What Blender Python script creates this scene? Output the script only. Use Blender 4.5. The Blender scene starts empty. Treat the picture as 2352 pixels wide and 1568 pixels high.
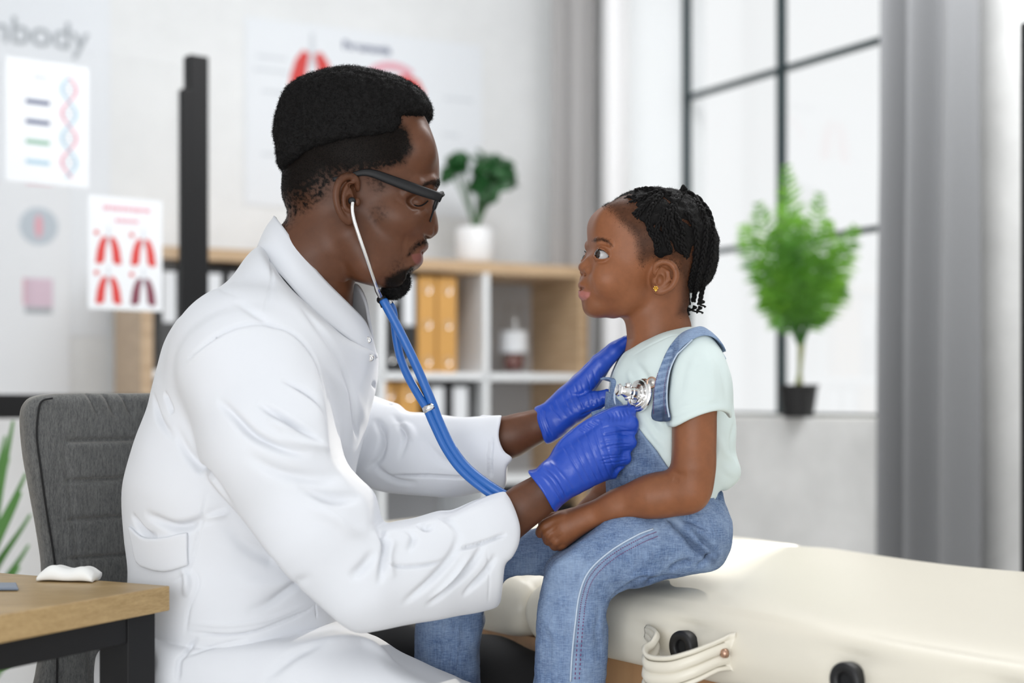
import bpy, bmesh, math, random
import numpy as np
from mathutils import Vector, Matrix, noise
from mathutils.bvhtree import BVHTree
random.seed(7); RNG = np.random.default_rng(11)
SC = bpy.context.scene; COL = SC.collection
# ---------------------------------------------------------------- camera, world, lights, exposure
F = 3266.67; CX = 1176.0; HY = 917.0; CZ = 0.955; D0 = 1.92; K = F / D0      # K = pixels per metre at the people
cam = bpy.data.cameras.new('camera'); camo = bpy.data.objects.new('camera', cam); COL.objects.link(camo)
camo.location = (0, 0, CZ); camo.rotation_euler = (math.pi / 2, 0, 0)
cam.sensor_width = 36; cam.lens = 50; cam.shift_y = (HY - 784) / 2352; cam.clip_start = .05
cam.dof.use_dof = True; cam.dof.focus_distance = 1.86; cam.dof.aperture_fstop = 2.2
SC.camera = camo
SC.view_settings.view_transform = 'Standard'; SC.view_settings.look = 'None'
SC.view_settings.gamma = 1; SC.view_settings.use_curve_mapping = False; SC.view_settings.exposure = -0.07
w = bpy.data.worlds.new('world'); SC.world = w; w.use_nodes = True
w.node_tree.nodes['Background'].inputs[0].default_value = (.97, .99, 1, 1)
w.node_tree.nodes['Background'].inputs[1].default_value = 1.02
def area(name, loc, target, size, power, color, sy=None):
    l = bpy.data.lights.new(name, 'AREA'); o = bpy.data.objects.new(name, l); COL.objects.link(o)
    l.size = size; l.energy = power; l.color = color
    if sy: l.shape = 'RECTANGLE'; l.size_y = sy
    o.location = loc; o.rotation_euler = (Vector(target) - Vector(loc)).to_track_quat('-Z', 'Y').to_euler()
    return o
area('fill_high_front', (-1.0, -.2, 2.8), (.0, 2.0, 1.0), 1.4, 3, (1, .985, .97))  # unseen soft fill added high on the camera side
area('fill_low_front', (-.7, -1.3, .95), (.0, 2.0, .95), 2.2, 54, (.96, .98, 1), 1.8)  # unseen fill added behind the camera to lift the low front surfaces
area('fill_back_wall', (.75, 3.3, 2.96), (.8, 4.0, 0), 2.2, 80, (.98, .985, 1.0), 1.6)  # unseen overhead fill added to brighten the back wall
area('fill_right_mid', (1.1, 2.7, 2.96), (1.2, 3.2, 0), 1.4, 22, (1, .985, .96))  # unseen overhead fill added for the right half of the room
sun = bpy.data.lights.new('sun', 'SUN'); so = bpy.data.objects.new('sun', sun); COL.objects.link(so)
sun.energy = 3.0; sun.angle = math.radians(1.2); sun.color = (1, .93, .80)
so.rotation_euler = Vector((-.80, -2.2, -.95)).to_track_quat('-Z', 'Y').to_euler()
# ---------------------------------------------------------------- coordinates
def P(u, v, d): return Vector(((u - CX) / F * d, d, CZ - (v - HY) / F * d))
def q(u, v, w=0.0):                       # working space of the people: 1 unit = 1/K m, x right, y away, z up
    s = 1 + w / F
    return np.array([(u - CX) * s, w, (HY - v) * s], float)
def to_world(V): V = np.asarray(V, float); return np.stack([V[:, 0] / K, D0 + V[:, 1] / K, CZ + V[:, 2] / K], 1)
# ---------------------------------------------------------------- tagging
def tag(o, label=None, cat=None, group=None, kind=None):
    if label: o['label'] = label
    if cat: o['category'] = cat
    if group: o['group'] = group
    if kind: o['kind'] = kind
    return o
def empty(name, loc, label=None, cat=None, group=None, rz=0):
    o = bpy.data.objects.new(name, None); COL.objects.link(o); o.location = loc; o.rotation_euler.z = rz
    o.empty_display_size = .05
    return tag(o, label, cat, group)
def link(name, me, mat=None, parent=None, smooth=True, world=True):
    o = bpy.data.objects.new(name, me); COL.objects.link(o)
    if mat:
        for m in (mat if isinstance(mat, (list, tuple)) else [mat]): me.materials.append(m)
    if smooth and len(me.polygons): me.polygons.foreach_set('use_smooth', [True] * len(me.polygons))
    if parent is not None:
        o.parent = parent
        if world:
            bpy_m = Matrix.LocRotScale(parent.location, parent.rotation_euler, parent.scale)
            pp = parent.parent
            if pp is not None: bpy_m = Matrix.LocRotScale(pp.location, pp.rotation_euler, pp.scale) @ bpy_m
            me.transform(bpy_m.inverted())
    return o
def mesh_np(name, V, Fc):
    me = bpy.data.meshes.new(name); me.from_pydata(np.asarray(V).tolist(), [], Fc.tolist() if isinstance(Fc, np.ndarray) else [tuple(int(i) for i in f) for f in Fc]); me.update()
    return me
def join_np(parts):
    Vs, Fs, n = [], [], 0
    for V, Fc in parts:
        Vs.append(np.asarray(V, float)); Fs += [tuple(int(i) + n for i in f) for f in Fc]; n += len(V)
    return np.concatenate(Vs), Fs
# ---------------------------------------------------------------- signed distance modelling
class Field:
    def __init__(s, lo, hi, h):
        s.lo = np.array(lo, float); s.h = float(h); s.n = np.ceil((np.array(hi, float) - s.lo) / h).astype(int) + 1
        s.v = np.full(s.n, 60.0, np.float32)
    def blk(s, lo, hi):
        a = np.clip(np.floor((np.asarray(lo) - s.lo) / s.h).astype(int), 0, s.n); b = np.clip(np.ceil((np.asarray(hi) - s.lo) / s.h).astype(int) + 1, 0, s.n)
        sl = tuple(slice(int(x), int(y)) for x, y in zip(a, b))
        g = np.meshgrid(*[(s.lo[i] + s.h * np.arange(a[i], b[i])).astype(np.float32) for i in range(3)], indexing='ij', sparse=True)
        return sl, g
    def op(s, d, sl, k, mode):
        a = s.v[sl]; d = d.astype(np.float32)
        if mode == 'add':
            if k <= 0: r = np.minimum(a, d)
            else:
                hh = np.clip(.5 + .5 * (a - d) / k, 0, 1); r = a + (d - a) * hh - k * hh * (1 - hh)
        elif mode == 'sub':
            hh = np.clip(.5 - .5 * (a + d) / max(k, 1e-3), 0, 1); r = a + (-d - a) * hh + k * hh * (1 - hh)
        else:                                     # intersect
            hh = np.clip(.5 - .5 * (d - a) / max(k, 1e-3), 0, 1); r = d + (a - d) * hh + k * hh * (1 - hh)
        s.v[sl] = r
    def ell(s, c, r, k=8, rot=None, mode='add'):
        c = np.asarray(c, float); r = np.array(r, float) if np.ndim(r) else np.array([r] * 3, float)
        m = max(r) + k + 3 * s.h
        sl, g = s.blk(c - m, c + m)
        if min(x.size for x in g) == 0: return s
        x, y, z = g[0] - c[0], g[1] - c[1], g[2] - c[2]
        if rot is not None:                       # columns of R = local axes in space
            R = np.array(rot, float); x, y, z = [R[0, i] * x + R[1, i] * y + R[2, i] * z for i in range(3)]
        k0 = np.sqrt((x / r[0]) ** 2 + (y / r[1]) ** 2 + (z / r[2]) ** 2); k1 = np.sqrt((x / r[0] ** 2) ** 2 + (y / r[1] ** 2) ** 2 + (z / r[2] ** 2) ** 2)
        s.op(k0 * (k0 - 1) / np.maximum(k1, 1e-6), sl, k, mode); return s
    def tube(s, pts, rad, k=8, mode='add', flat=None, fs=1.0, ik=None):
        pts = [np.asarray(p, float) for p in pts]; rad = list(rad) if np.ndim(rad) else [rad] * len(pts)
        if ik is None: ik = k
        for i in range(len(pts) - 1):
            a, b, ra, rb = pts[i], pts[i + 1], rad[i], rad[i + 1]
            m = max(ra, rb) * max(1, fs) + k + 3 * s.h
            sl, g = s.blk(np.minimum(a, b) - m, np.maximum(a, b) + m)
            if min(x.size for x in g) == 0: continue
            ab = b - a; L = max(ab @ ab, 1e-9)
            t = np.clip(((g[0] - a[0]) * ab[0] + (g[1] - a[1]) * ab[1] + (g[2] - a[2]) * ab[2]) / L, 0, 1)
            x, y, z = [g[j] - a[j] - t * ab[j] for j in range(3)]
            if flat is not None:
                f = np.asarray(flat, float); f = f / np.linalg.norm(f); dd = (x * f[0] + y * f[1] + z * f[2]) * (1 / fs - 1)
                x, y, z = x + dd * f[0], y + dd * f[1], z + dd * f[2]
            d = np.sqrt(x * x + y * y + z * z) - (ra + (rb - ra) * t)
            if flat is not None: d = d * min(1, fs) ** .5
            s.op(d, sl, k if i == 0 else ik, mode)
        return s
    def extr(s, poly, k=4, off=0.0, mode='and', wlo=None, whi=None):
        """intersect / add with a polygon of (x, z) points extruded along depth"""
        lo = np.array([min(p[0] for p in poly) - 25, s.lo[1], min(p[1] for p in poly) - 25]) if mode != 'and' else s.lo
        hi = np.array([max(p[0] for p in poly) + 25, s.lo[1] + s.h * s.n[1], max(p[1] for p in poly) + 25]) if mode != 'and' else s.lo + s.h * s.n
        sl, g = s.blk(lo, hi)
        d = poly_sdf(poly, g[0][:, 0, 0], g[2][0, 0, :])[:, None, :] - off
        if wlo is not None: d = np.maximum(d, wlo - g[1])
        if whi is not None: d = np.maximum(d, g[1] - whi)
        d = np.broadcast_to(d, s.v[sl].shape)
        s.op(d, sl, k, mode); return s
    def func(s, fn, k=4, mode='and'):
        sl, g = s.blk(s.lo, s.lo + s.h * s.n); s.op(np.broadcast_to(fn(*g), s.v[sl].shape), sl, k, mode); return s
    def copy(s):
        c = Field.__new__(Field); c.lo, c.h, c.n, c.v = s.lo, s.h, s.n, s.v.copy(); return c
    def sample(s, V):
        p = (np.asarray(V) - s.lo) / s.h; i = np.clip(np.floor(p).astype(int), 0, s.n - 2); f = p - i
        r = 0
        for a in (0, 1):
            for b in (0, 1):
                for c in (0, 1):
                    r = r + s.v[i[:, 0] + a, i[:, 1] + b, i[:, 2] + c] * (f[:, 0] if a else 1 - f[:, 0]) * (f[:, 1] if b else 1 - f[:, 1]) * (f[:, 2] if c else 1 - f[:, 2])
        return r
    def mesh(s, smooth=1):
        v = s.v.copy(); v[0] = v[-1] = 1; v[:, 0] = v[:, -1] = 1; v[:, :, 0] = v[:, :, -1] = 1
        ins = v < 0; n = s.n
        c = np.zeros(n - 1, int)
        for a in (0, 1):
            for b in (0, 1):
                for d in (0, 1): c += ins[a:n[0] - 1 + a, b:n[1] - 1 + b, d:n[2] - 1 + d]
        cells = np.argwhere((c > 0) & (c < 8)); idx = -np.ones(n - 1, int); idx[tuple(cells.T)] = np.arange(len(cells))
        acc = np.zeros((len(cells), 3)); cnt = np.zeros(len(cells))
        for ax in range(3):
            o1, o2 = [i for i in range(3) if i != ax]
            for a in (0, 1):
                for b in (0, 1):
                    p0 = cells.copy(); p0[:, o1] += a; p0[:, o2] += b; p1 = p0.copy(); p1[:, ax] += 1
                    f0 = v[tuple(p0.T)]; f1 = v[tuple(p1.T)]; m = (f0 < 0) != (f1 < 0)
                    t = np.where(m, f0 / np.where(m, f0 - f1, 1), 0); pp = p0.astype(float); pp[:, ax] += t
                    acc[m] += pp[m]; cnt[m] += 1
        V = s.lo + s.h * acc / np.maximum(cnt, 1)[:, None]
        quads = []
        for ax in range(3):
            o1, o2 = [(1, 2), (2, 0), (0, 1)][ax]
            sa = [slice(None)] * 3; sb = [slice(None)] * 3; sa[ax] = slice(0, -1); sb[ax] = slice(1, None)
            m = ins[tuple(sa)] != ins[tuple(sb)]; e = np.argwhere(m)
            e = e[(e[:, o1] > 0) & (e[:, o2] > 0) & (e[:, o1] < n[o1] - 1) & (e[:, o2] < n[o2] - 1)]
            fl = ins[tuple(e.T)]
            r = []
            for da, db in ((1, 1), (0, 1), (0, 0), (1, 0)):
                x = e.copy(); x[:, o1] -= da; x[:, o2] -= db; r.append(idx[tuple(x.T)])
            Q = np.stack(r, 1); Q[~fl] = Q[~fl][:, ::-1]; quads.append(Q)
        Fc = np.concatenate(quads); Fc = Fc[(Fc >= 0).all(1)]
        for _ in range(smooth): V = self_smooth(V, Fc, .5)
        g = np.stack([(s.sample(V + s.h * .7 * e) - s.sample(V - s.h * .7 * e)) / (1.4 * s.h) for e in np.eye(3)], 1)
        gg = np.maximum((g * g).sum(1), .05); V = V - np.clip(s.sample(V) / gg, -s.h, s.h)[:, None] * g
        return V, Fc
def self_smooth(V, Fc, a=.5):
    acc = np.zeros_like(V); cnt = np.zeros(len(V)); Fa = np.asarray(Fc)
    for i in range(4):
        for j in ((i + 1) % 4, (i + 3) % 4):
            np.add.at(acc, Fa[:, i], V[Fa[:, j]]); np.add.at(cnt, Fa[:, i], 1)
    return V * (1 - a) + a * acc / np.maximum(cnt, 1)[:, None]
def vnormals(V, Fc):
    Fa = np.asarray(Fc); a, b, c, d = [V[Fa[:, i]] for i in range(4)]; fn = np.cross(c - a, d - b); N = np.zeros_like(V)
    for i in range(4): np.add.at(N, Fa[:, i], fn)
    return N / np.maximum(np.linalg.norm(N, axis=1), 1e-9)[:, None]
def poly_sdf(poly, xs, zs):
    P_ = np.array(poly, float); X, Z = np.meshgrid(xs, zs, indexing='ij'); d = np.full(X.shape, 1e9); inside = np.zeros(X.shape, bool)
    for i in range(len(P_)):
        a, b = P_[i], P_[(i + 1) % len(P_)]; ab = b - a
        t = np.clip(((X - a[0]) * ab[0] + (Z - a[1]) * ab[1]) / max(ab @ ab, 1e-9), 0, 1)
        d = np.minimum(d, np.hypot(X - a[0] - t * ab[0], Z - a[1] - t * ab[1]))
        if a[1] != b[1]:
            c = ((a[1] > Z) != (b[1] > Z)) & (X < (b[0] - a[0]) * (Z - a[1]) / (b[1] - a[1]) + a[0]); inside ^= c
    return np.where(inside, -d, d)
def cat(pts, n=6, closed=False):                 # Catmull-Rom through points of any dimension
    A = [np.asarray(p, float) for p in pts]
    if closed: A = [A[-1]] + A + [A[0], A[1]]
    else: A = [2 * A[0] - A[1]] + A + [2 * A[-1] - A[-2]]
    out = []
    for i in range(1, len(A) - 2):
        for j in range(n):
            t = j / n; p0, p1, p2, p3 = A[i - 1:i + 3]
            out.append(.5 * ((2 * p1) + (-p0 + p2) * t + (2 * p0 - 5 * p1 + 4 * p2 - p3) * t * t + (-p0 + 3 * p1 - 3 * p2 + p3) * t ** 3))
    if not closed: out.append(A[-2])
    return out
def outline(pts, w=0.0, n=4):                    # photo outline -> smooth polygon (x, z) of the working space at depth w
    return [(p[0], p[1]) for p in cat([q(u, v, w)[[0, 2]] for u, v in pts], n, True)]
def seg_dist(V, pts):
    """distance to a polyline, position along it 0..1, and signed side vector"""
    best = np.full(len(V), 1e9); tt = np.zeros(len(V)); dv = np.zeros_like(V)
    pts = np.array(pts); L = np.concatenate([[0], np.cumsum(np.linalg.norm(np.diff(pts, axis=0), axis=1))])
    for i in range(len(pts) - 1):
        a, b = pts[i], pts[i + 1]; ab = b - a; l2 = max(ab @ ab, 1e-9)
        t = np.clip(((V - a) @ ab) / l2, 0, 1); r = V - a - t[:, None] * ab; d = np.linalg.norm(r, axis=1)
        m = d < best; best[m] = d[m]; tt[m] = (L[i] + t[m] * math.sqrt(l2)) / L[-1]; dv[m] = r[m]
    return best, tt, dv
class Snap:                                       # drop photo points on a surface as the lens sees them
    def __init__(s, V, Fc): s.t = BVHTree.FromPolygons([tuple(v) for v in V], [tuple(int(i) for i in f) for f in Fc])
    def pt(s, u, v):
        o = np.array([0, -D0 * K, 0.]); d = q(u, v, 0) - o; d /= np.linalg.norm(d)
        r = s.t.ray_cast(Vector(o), Vector(d))
        return None if r[0] is None else np.array(r[0])
    def line(s, pts, n=5):
        out = [s.pt(*p) for p in cat(pts, n)]; return [p for p in out if p is not None]
def folds(V, Fc, lst, snap=None):
    """each fold: ([(u,v)...], amp, width, skew) raises (amp>0) or presses in a soft line of cloth"""
    snap = snap or Snap(V, Fc); N = vnormals(V, Fc); D = np.zeros(len(V))
    for f in lst:
        pts, amp, wd = f[:3]; skew = f[3] if len(f) > 3 else 0
        L = snap.line(pts)
        if len(L) < 2: continue
        lo = np.min(L, 0) - 4 * wd; hi = np.max(L, 0) + 4 * wd
        m = ((V > lo) & (V < hi)).all(1); m &= N[:, 1] < .6
        if not m.any(): continue
        d, t, r = seg_dist(V[m], L); tap = np.sin(np.pi * np.clip(t, 0, 1)) ** 1.1 if wd > 6.5 else np.clip(np.minimum(t, 1 - t) * 5, 0, 1)
        side = r[:, 2] / wd if abs(L[-1][0] - L[0][0]) > abs(L[-1][2] - L[0][2]) else r[:, 0] / wd
        g = np.exp(-(d / wd) ** 2)
        if skew: g = g * (1 + skew * side)
        D[np.where(m)[0]] += amp * g * tap
    return V + N * D[:, None]
def fnoise(V, sc, seed=0.0, octv=1):
    out = np.empty(len(V))
    for i, p in enumerate(V):
        v = Vector((p[0] * sc + seed, p[1] * sc, p[2] * sc)); out[i] = noise.noise(v) if octv == 1 else noise.fractal(v, 1, 2, octv)
    return out
def set_attr(me, name, vals):
    a = me.attributes.new(name, 'FLOAT', 'POINT'); a.data.foreach_set('value', np.asarray(vals, np.float32))
# ---------------------------------------------------------------- plain mesh builders (numpy V, F lists)
def tube_np(pts, rad, seg=10, caps=True, up=(0, 1, 0), flat=1.0):
    pts = [np.asarray(p, float) for p in pts]; n = len(pts); rad = list(rad) if np.ndim(rad) else [rad] * n
    V, Fc = [], []; pu = np.array(up, float)
    for i, p in enumerate(pts):
        t = pts[min(i + 1, n - 1)] - pts[max(i - 1, 0)]; t /= max(np.linalg.norm(t), 1e-9)
        a = pu - t * (pu @ t)
        if np.linalg.norm(a) < 1e-3: a = np.cross(t, [1, 0, .3])
        a /= np.linalg.norm(a); pu = a; b = np.cross(t, a)
        for j in range(seg):
            th = 2 * math.pi * j / seg; V.append(p + rad[i] * (math.cos(th) * a * flat + math.sin(th) * b))
    for i in range(n - 1):
        for j in range(seg):
            Fc.append((i * seg + j, i * seg + (j + 1) % seg, (i + 1) * seg + (j + 1) % seg, (i + 1) * seg + j))
    if caps: Fc.append(tuple(range(seg))[::-1]); Fc.append(tuple((n - 1) * seg + j for j in range(seg)))
    return V, Fc
def box_np(o, ax, ay, az):                        # corner o and three edge vectors
    o, ax, ay, az = [np.asarray(x, float) for x in (o, ax, ay, az)]
    V = [o + i * ax + j * ay + k * az for k in (0, 1) for j in (0, 1) for i in (0, 1)]
    Fc = [(0, 2, 3, 1), (4, 5, 7, 6), (0, 1, 5, 4), (2, 6, 7, 3), (0, 4, 6, 2), (1, 3, 7, 5)]
    if np.dot(np.cross(ax, ay), az) < 0: Fc = [f[::-1] for f in Fc]
    return V, Fc
def lathe_np(prof, c, axis=(0, 0, 1), seg=24, caps=True):
    c = np.asarray(c, float); ax = np.asarray(axis, float); ax /= np.linalg.norm(ax)
    a = np.cross(ax, [0, 1, 0.01]); a /= np.linalg.norm(a); b = np.cross(ax, a); V, Fc = [], []
    for r, h in prof:
        for j in range(seg): th = 2 * math.pi * j / seg; V.append(c + ax * h + r * (math.cos(th) * a + math.sin(th) * b))
    for i in range(len(prof) - 1):
        for j in range(seg): Fc.append((i * seg + j, i * seg + (j + 1) % seg, (i + 1) * seg + (j + 1) % seg, (i + 1) * seg + j))
    if caps: Fc.append(tuple(range(seg))[::-1]); Fc.append(tuple((len(prof) - 1) * seg + j for j in range(seg)))
    return V, Fc
def loft_np(rows, thick=0.0, closed=False):       # rows of equal length point lists; thick gives the sheet a real thickness
    R = np.array(rows, float); a, b = R.shape[:2]; V = R.reshape(-1, 3); Fc = []
    bb = b if closed else b - 1
    for i in range(a - 1):
        for j in range(bb): Fc.append((i * b + j, i * b + (j + 1) % b, (i + 1) * b + (j + 1) % b, (i + 1) * b + j))
    if thick:
        N = vnormals(V, Fc); n = len(V); W = V - N * thick; F2 = [tuple(n + i for i in f[::-1]) for f in Fc]; E = {}
        for f in Fc:
            for i in range(4):
                e = (f[i], f[(i + 1) % 4]); E[e] = 1
        side = [(e[1], e[0], n + e[0], n + e[1]) for e in E if (e[1], e[0]) not in E]
        V = np.concatenate([V, W]); Fc = Fc + F2 + side
    return V, Fc
def part(name, vf, mat, parent=None, px=False, smooth=False, bevel=0.0, sub=0, auto=None):
    V, Fc = vf; V = to_world(V) if px else np.asarray(V, float); me = mesh_np(name, V, Fc); o = link(name, me, mat, parent, smooth)
    if bevel: m = o.modifiers.new('bevel', 'BEVEL'); m.width = bevel; m.segments = 2; m.limit_method = 'ANGLE'
    if sub: m = o.modifiers.new('sub', 'SUBSURF'); m.levels = m.render_levels = sub
    if auto: me.set_sharp_from_angle(angle=math.radians(auto))
    return o
# ---------------------------------------------------------------- materials
def mat(name, col=(.8, .8, .8), rough=.5, metal=0.0, **kw):
    m = bpy.data.materials.new(name); m.use_nodes = True; nt = m.node_tree; b = nt.nodes['Principled BSDF']
    b.inputs['Base Color'].default_value = (*col, 1); b.inputs['Roughness'].default_value = rough; b.inputs['Metallic'].default_value = metal
    for k_, v_ in kw.items(): b.inputs[k_].default_value = v_
    return m
def N_(m, t, **kw):
    n = m.node_tree.nodes.new(t)
    for k_, v_ in kw.items():
        if k_.startswith('i_'): n.inputs[k_[2:].replace('_', ' ')].default_value = v_
        else: setattr(n, k_, v_)
    return n
def L_(m, a, b): m.node_tree.links.new(a, b)
def ramp(m, stops, fac):
    r = N_(m, 'ShaderNodeValToRGB'); e = r.color_ramp.elements
    while len(e) < len(stops): e.new(.5)
    for x, (p, c) in zip(e, stops): x.position = p; x.color = (*c, 1)
    L_(m, fac, r.inputs[0]); return r.outputs[0]
def mixc(m, f, a, b, blend='MIX'):
    n = N_(m, 'ShaderNodeMix', data_type='RGBA', blend_type=blend)
    for inp, v_ in ((n.inputs[0], f), (n.inputs[6], a), (n.inputs[7], b)):
        if isinstance(v_, (int, float)): inp.default_value = v_
        elif isinstance(v_, tuple): inp.default_value = (*v_, 1)
        else: L_(m, v_, inp)
    return n.outputs[2]
def tex(m, sc, detail=4, rough=.5, stretch=(1, 1, 1)):
    c = N_(m, 'ShaderNodeTexCoord'); mp = N_(m, 'ShaderNodeMapping'); mp.inputs['Scale'].default_value = stretch; L_(m, c.outputs['Object'], mp.inputs[0])
    n = N_(m, 'ShaderNodeTexNoise', i_Scale=sc, i_Detail=detail, i_Roughness=rough); L_(m, mp.outputs[0], n.inputs['Vector']); return n.outputs['Fac']
def bump(m, fac, strength=.2, dist=.001):
    b = N_(m, 'ShaderNodeBump', i_Strength=strength, i_Distance=dist); L_(m, fac, b.inputs['Height']); L_(m, b.outputs[0], BS(m).inputs['Normal'])
def BS(m): return m.node_tree.nodes['Principled BSDF']
def attr(m, name): return N_(m, 'ShaderNodeAttribute', attribute_name=name).outputs['Fac']
M = {}
def skin(name, base, dark, lip):
    m = mat(name, base, .43); n = tex(m, 9, 5, .6); n2 = tex(m, 900, 2, .5)
    c = ramp(m, [(.3, tuple(x * .8 for x in base)), (.7, tuple(x * 1.16 for x in base))], n)
    c = mixc(m, ramp(m, [(.38, (.0,) * 3), (.66, (.28,) * 3)], tex(m, 70, 4, .7)), c, tuple(x * .62 for x in base)); c = mixc(m, attr(m, 'lip'), c, lip); c = mixc(m, attr(m, 'hairy'), c, dark)
    L_(m, c, BS(m).inputs['Base Color']); bump(m, n2, .12, .0006)
    BS(m).inputs['Subsurface Weight'].default_value = .06; BS(m).inputs['Subsurface Radius'].default_value = (.012, .004, .002)
    BS(m).inputs['Specular IOR Level'].default_value = .36; sp_ = N_(m, 'ShaderNodeMath', operation='MULTIPLY_ADD'); sp_.inputs[1].default_value = -.22; sp_.inputs[2].default_value = .27; L_(m, attr(m, 'hairy'), sp_.inputs[0]); L_(m, sp_.outputs[0], BS(m).inputs['Specular IOR Level']); return m
M['skin_man'] = skin('brown_skin', (.104, .040, .019), (.008, .006, .005), (.17, .058, .048))
M['skin_girl'] = skin('light_brown_skin', (.225, .084, .036), (.016, .009, .007), (.33, .12, .10))
m = M['hair'] = mat('black_hair', (.004, .0035, .0035), .75); BS(m).inputs['Specular IOR Level'].default_value = .18
m = M['coat'] = mat('white_cotton', (.64, .655, .69), .85); n = tex(m, 1400, 2); bump(m, n, .08, .0005)
BS(m).inputs['Sheen Weight'].default_value = .15
m = M['shirt'] = mat('mint_jersey', (.58, .66, .65), .85); n = tex(m, 900, 3); bump(m, n, .12, .0005)
m = M['glove'] = mat('blue_nitrile', (.012, .058, .40), .33); n = tex(m, 260, 4, .6); bump(m, n, .25, .0008)
def denim(name, a, b, hi):
    m = mat(name, a, .85); f1 = tex(m, 560, 3, .8, (1, 1, .07)); f2 = tex(m, 700, 3, .8, (.15, .15, 1.3)); f3 = tex(m, 26, 5, .7)
    c1 = ramp(m, [(.40, b), (.60, a)], f1); c2 = ramp(m, [(.42, b), (.62, hi)], f2); c = mixc(m, .30, c1, c2)
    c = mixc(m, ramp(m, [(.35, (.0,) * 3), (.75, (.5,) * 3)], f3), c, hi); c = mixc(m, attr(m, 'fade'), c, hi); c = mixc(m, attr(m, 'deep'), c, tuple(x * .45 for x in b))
    L_(m, c, BS(m).inputs['Base Color']); bump(m, f2, .35, .0006); return m
M['denim'] = denim('washed_denim', (.105, .175, .32), (.032, .066, .165), (.32, .42, .57))
M['stitch'] = mat('purple_thread', (.20, .05, .16), .8); M['seam'] = mat('pale_denim_edge', (.45, .53, .64), .85)
M['chrome'] = mat('polished_chrome', (.78, .77, .76), .12, 1.0); M['copper'] = mat('copper_metal', (.48, .30, .22), .32, 1.0); M['gold'] = mat('gold', (1, .66, .16), .22, 1.0)
M['rubber'] = mat('black_rubber', (.006, .006, .007), .5); M['tubing'] = mat('blue_tubing', (.012, .10, .36), .36)
M['frame'] = mat('matte_black_acetate', (.004, .004, .005), .5, **{'Specular IOR Level': .3})
m = M['lens'] = mat('clear_lens'); nt = m.node_tree; nt.nodes.remove(BS(m)); tr = N_(m, 'ShaderNodeBsdfTransparent'); gl = N_(m, 'ShaderNodeBsdfGlossy', i_Roughness=.03)
mx = N_(m, 'ShaderNodeMixShader', i_Fac=.12); fr = N_(m, 'ShaderNodeLayerWeight', i_Blend=.5); pw_ = N_(m, 'ShaderNodeMath', operation='POWER'); pw_.inputs[1].default_value = 4.0; L_(m, fr.outputs['Facing'], pw_.inputs[0]); ad_ = N_(m, 'ShaderNodeMath', operation='MULTIPLY_ADD'); ad_.inputs[1].default_value = .6; ad_.inputs[2].default_value = .035; L_(m, pw_.outputs[0], ad_.inputs[0]); L_(m, ad_.outputs[0], mx.inputs[0]); L_(m, tr.outputs[0], mx.inputs[1]); L_(m, gl.outputs[0], mx.inputs[2]); L_(m, mx.outputs[0], nt.nodes['Material Output'].inputs[0])
M['eye_white'] = mat('eye_white', (.38, .37, .37), .2); M['iris'] = mat('dark_iris', (.016, .008, .005), .08)
def fuzz(V, Fc, count, ln, wd, wt=None, curl=1.0, lay=0.0, seed=1, jit=.6):
    """short kinky hairs growing from a surface"""
    r = np.random.default_rng(seed); Fa = np.asarray(Fc); A = V[Fa]; ar = np.linalg.norm(np.cross(A[:, 2] - A[:, 0], A[:, 3] - A[:, 1]), axis=1)
    if wt is not None: ar = ar * wt[Fa].mean(1)
    N = vnormals(V, Fa); f = r.choice(len(Fa), count, p=ar / ar.sum()); w4 = r.dirichlet([1, 1, 1, 1], count)
    p = (A[f] * w4[:, :, None]).sum(1); n = (N[Fa[f]] * w4[:, :, None]).sum(1); L = ln * (1 - jit * r.random(count))
    d = n * (1 - lay) + r.normal(0, .35 + lay, (count, 3)); d /= np.linalg.norm(d, axis=1)[:, None]
    pts = [p - n * .6]
    for k_ in range(4):
        pts.append(pts[-1] + d * (L / 4)[:, None]); d = d + r.normal(0, .55 * curl, (count, 3)); d /= np.linalg.norm(d, axis=1)[:, None]
    s = r.normal(0, 1, (count, 3)); s /= np.linalg.norm(s, axis=1)[:, None]
    W = []
    for k_, p_ in enumerate(pts): t = wd * (1 - .18 * k_); W += [p_ - s * t / 2, p_ + s * t / 2]
    V2 = np.stack(W, 1).reshape(-1, 3); b = np.arange(count)[:, None] * 10
    F2 = np.concatenate([b + np.array([[2 * i, 2 * i + 1, 2 * i + 3, 2 * i + 2]]) for i in range(4)]); return V2, F2
def body_mesh(name, VF, m, parent=None, attrs=None, sharp=None):
    V, Fc = VF; me = mesh_np(name, to_world(V), Fc)
    for k_, a in (attrs or {}).items(): set_attr(me, k_, a)
    o = link(name, me, m, parent)
    if sharp: me.set_sharp_from_angle(angle=math.radians(sharp))
    return o
def ss(x, a, b): t = np.clip((x - a) / (b - a), 0, 1); return t * t * (3 - 2 * t)
def uv_of(V):                                     # photo pixel of points of the working space
    s = 1 + V[:, 1] / F; return CX + V[:, 0] / s, HY - V[:, 2] / s
def blob(V, c, r):                                # soft 0..1 mark around a 3d point
    d = np.sqrt((((V - c) / np.asarray(r, float)) ** 2).sum(1)); return 1 - ss(d, .6, 1.2)
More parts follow.
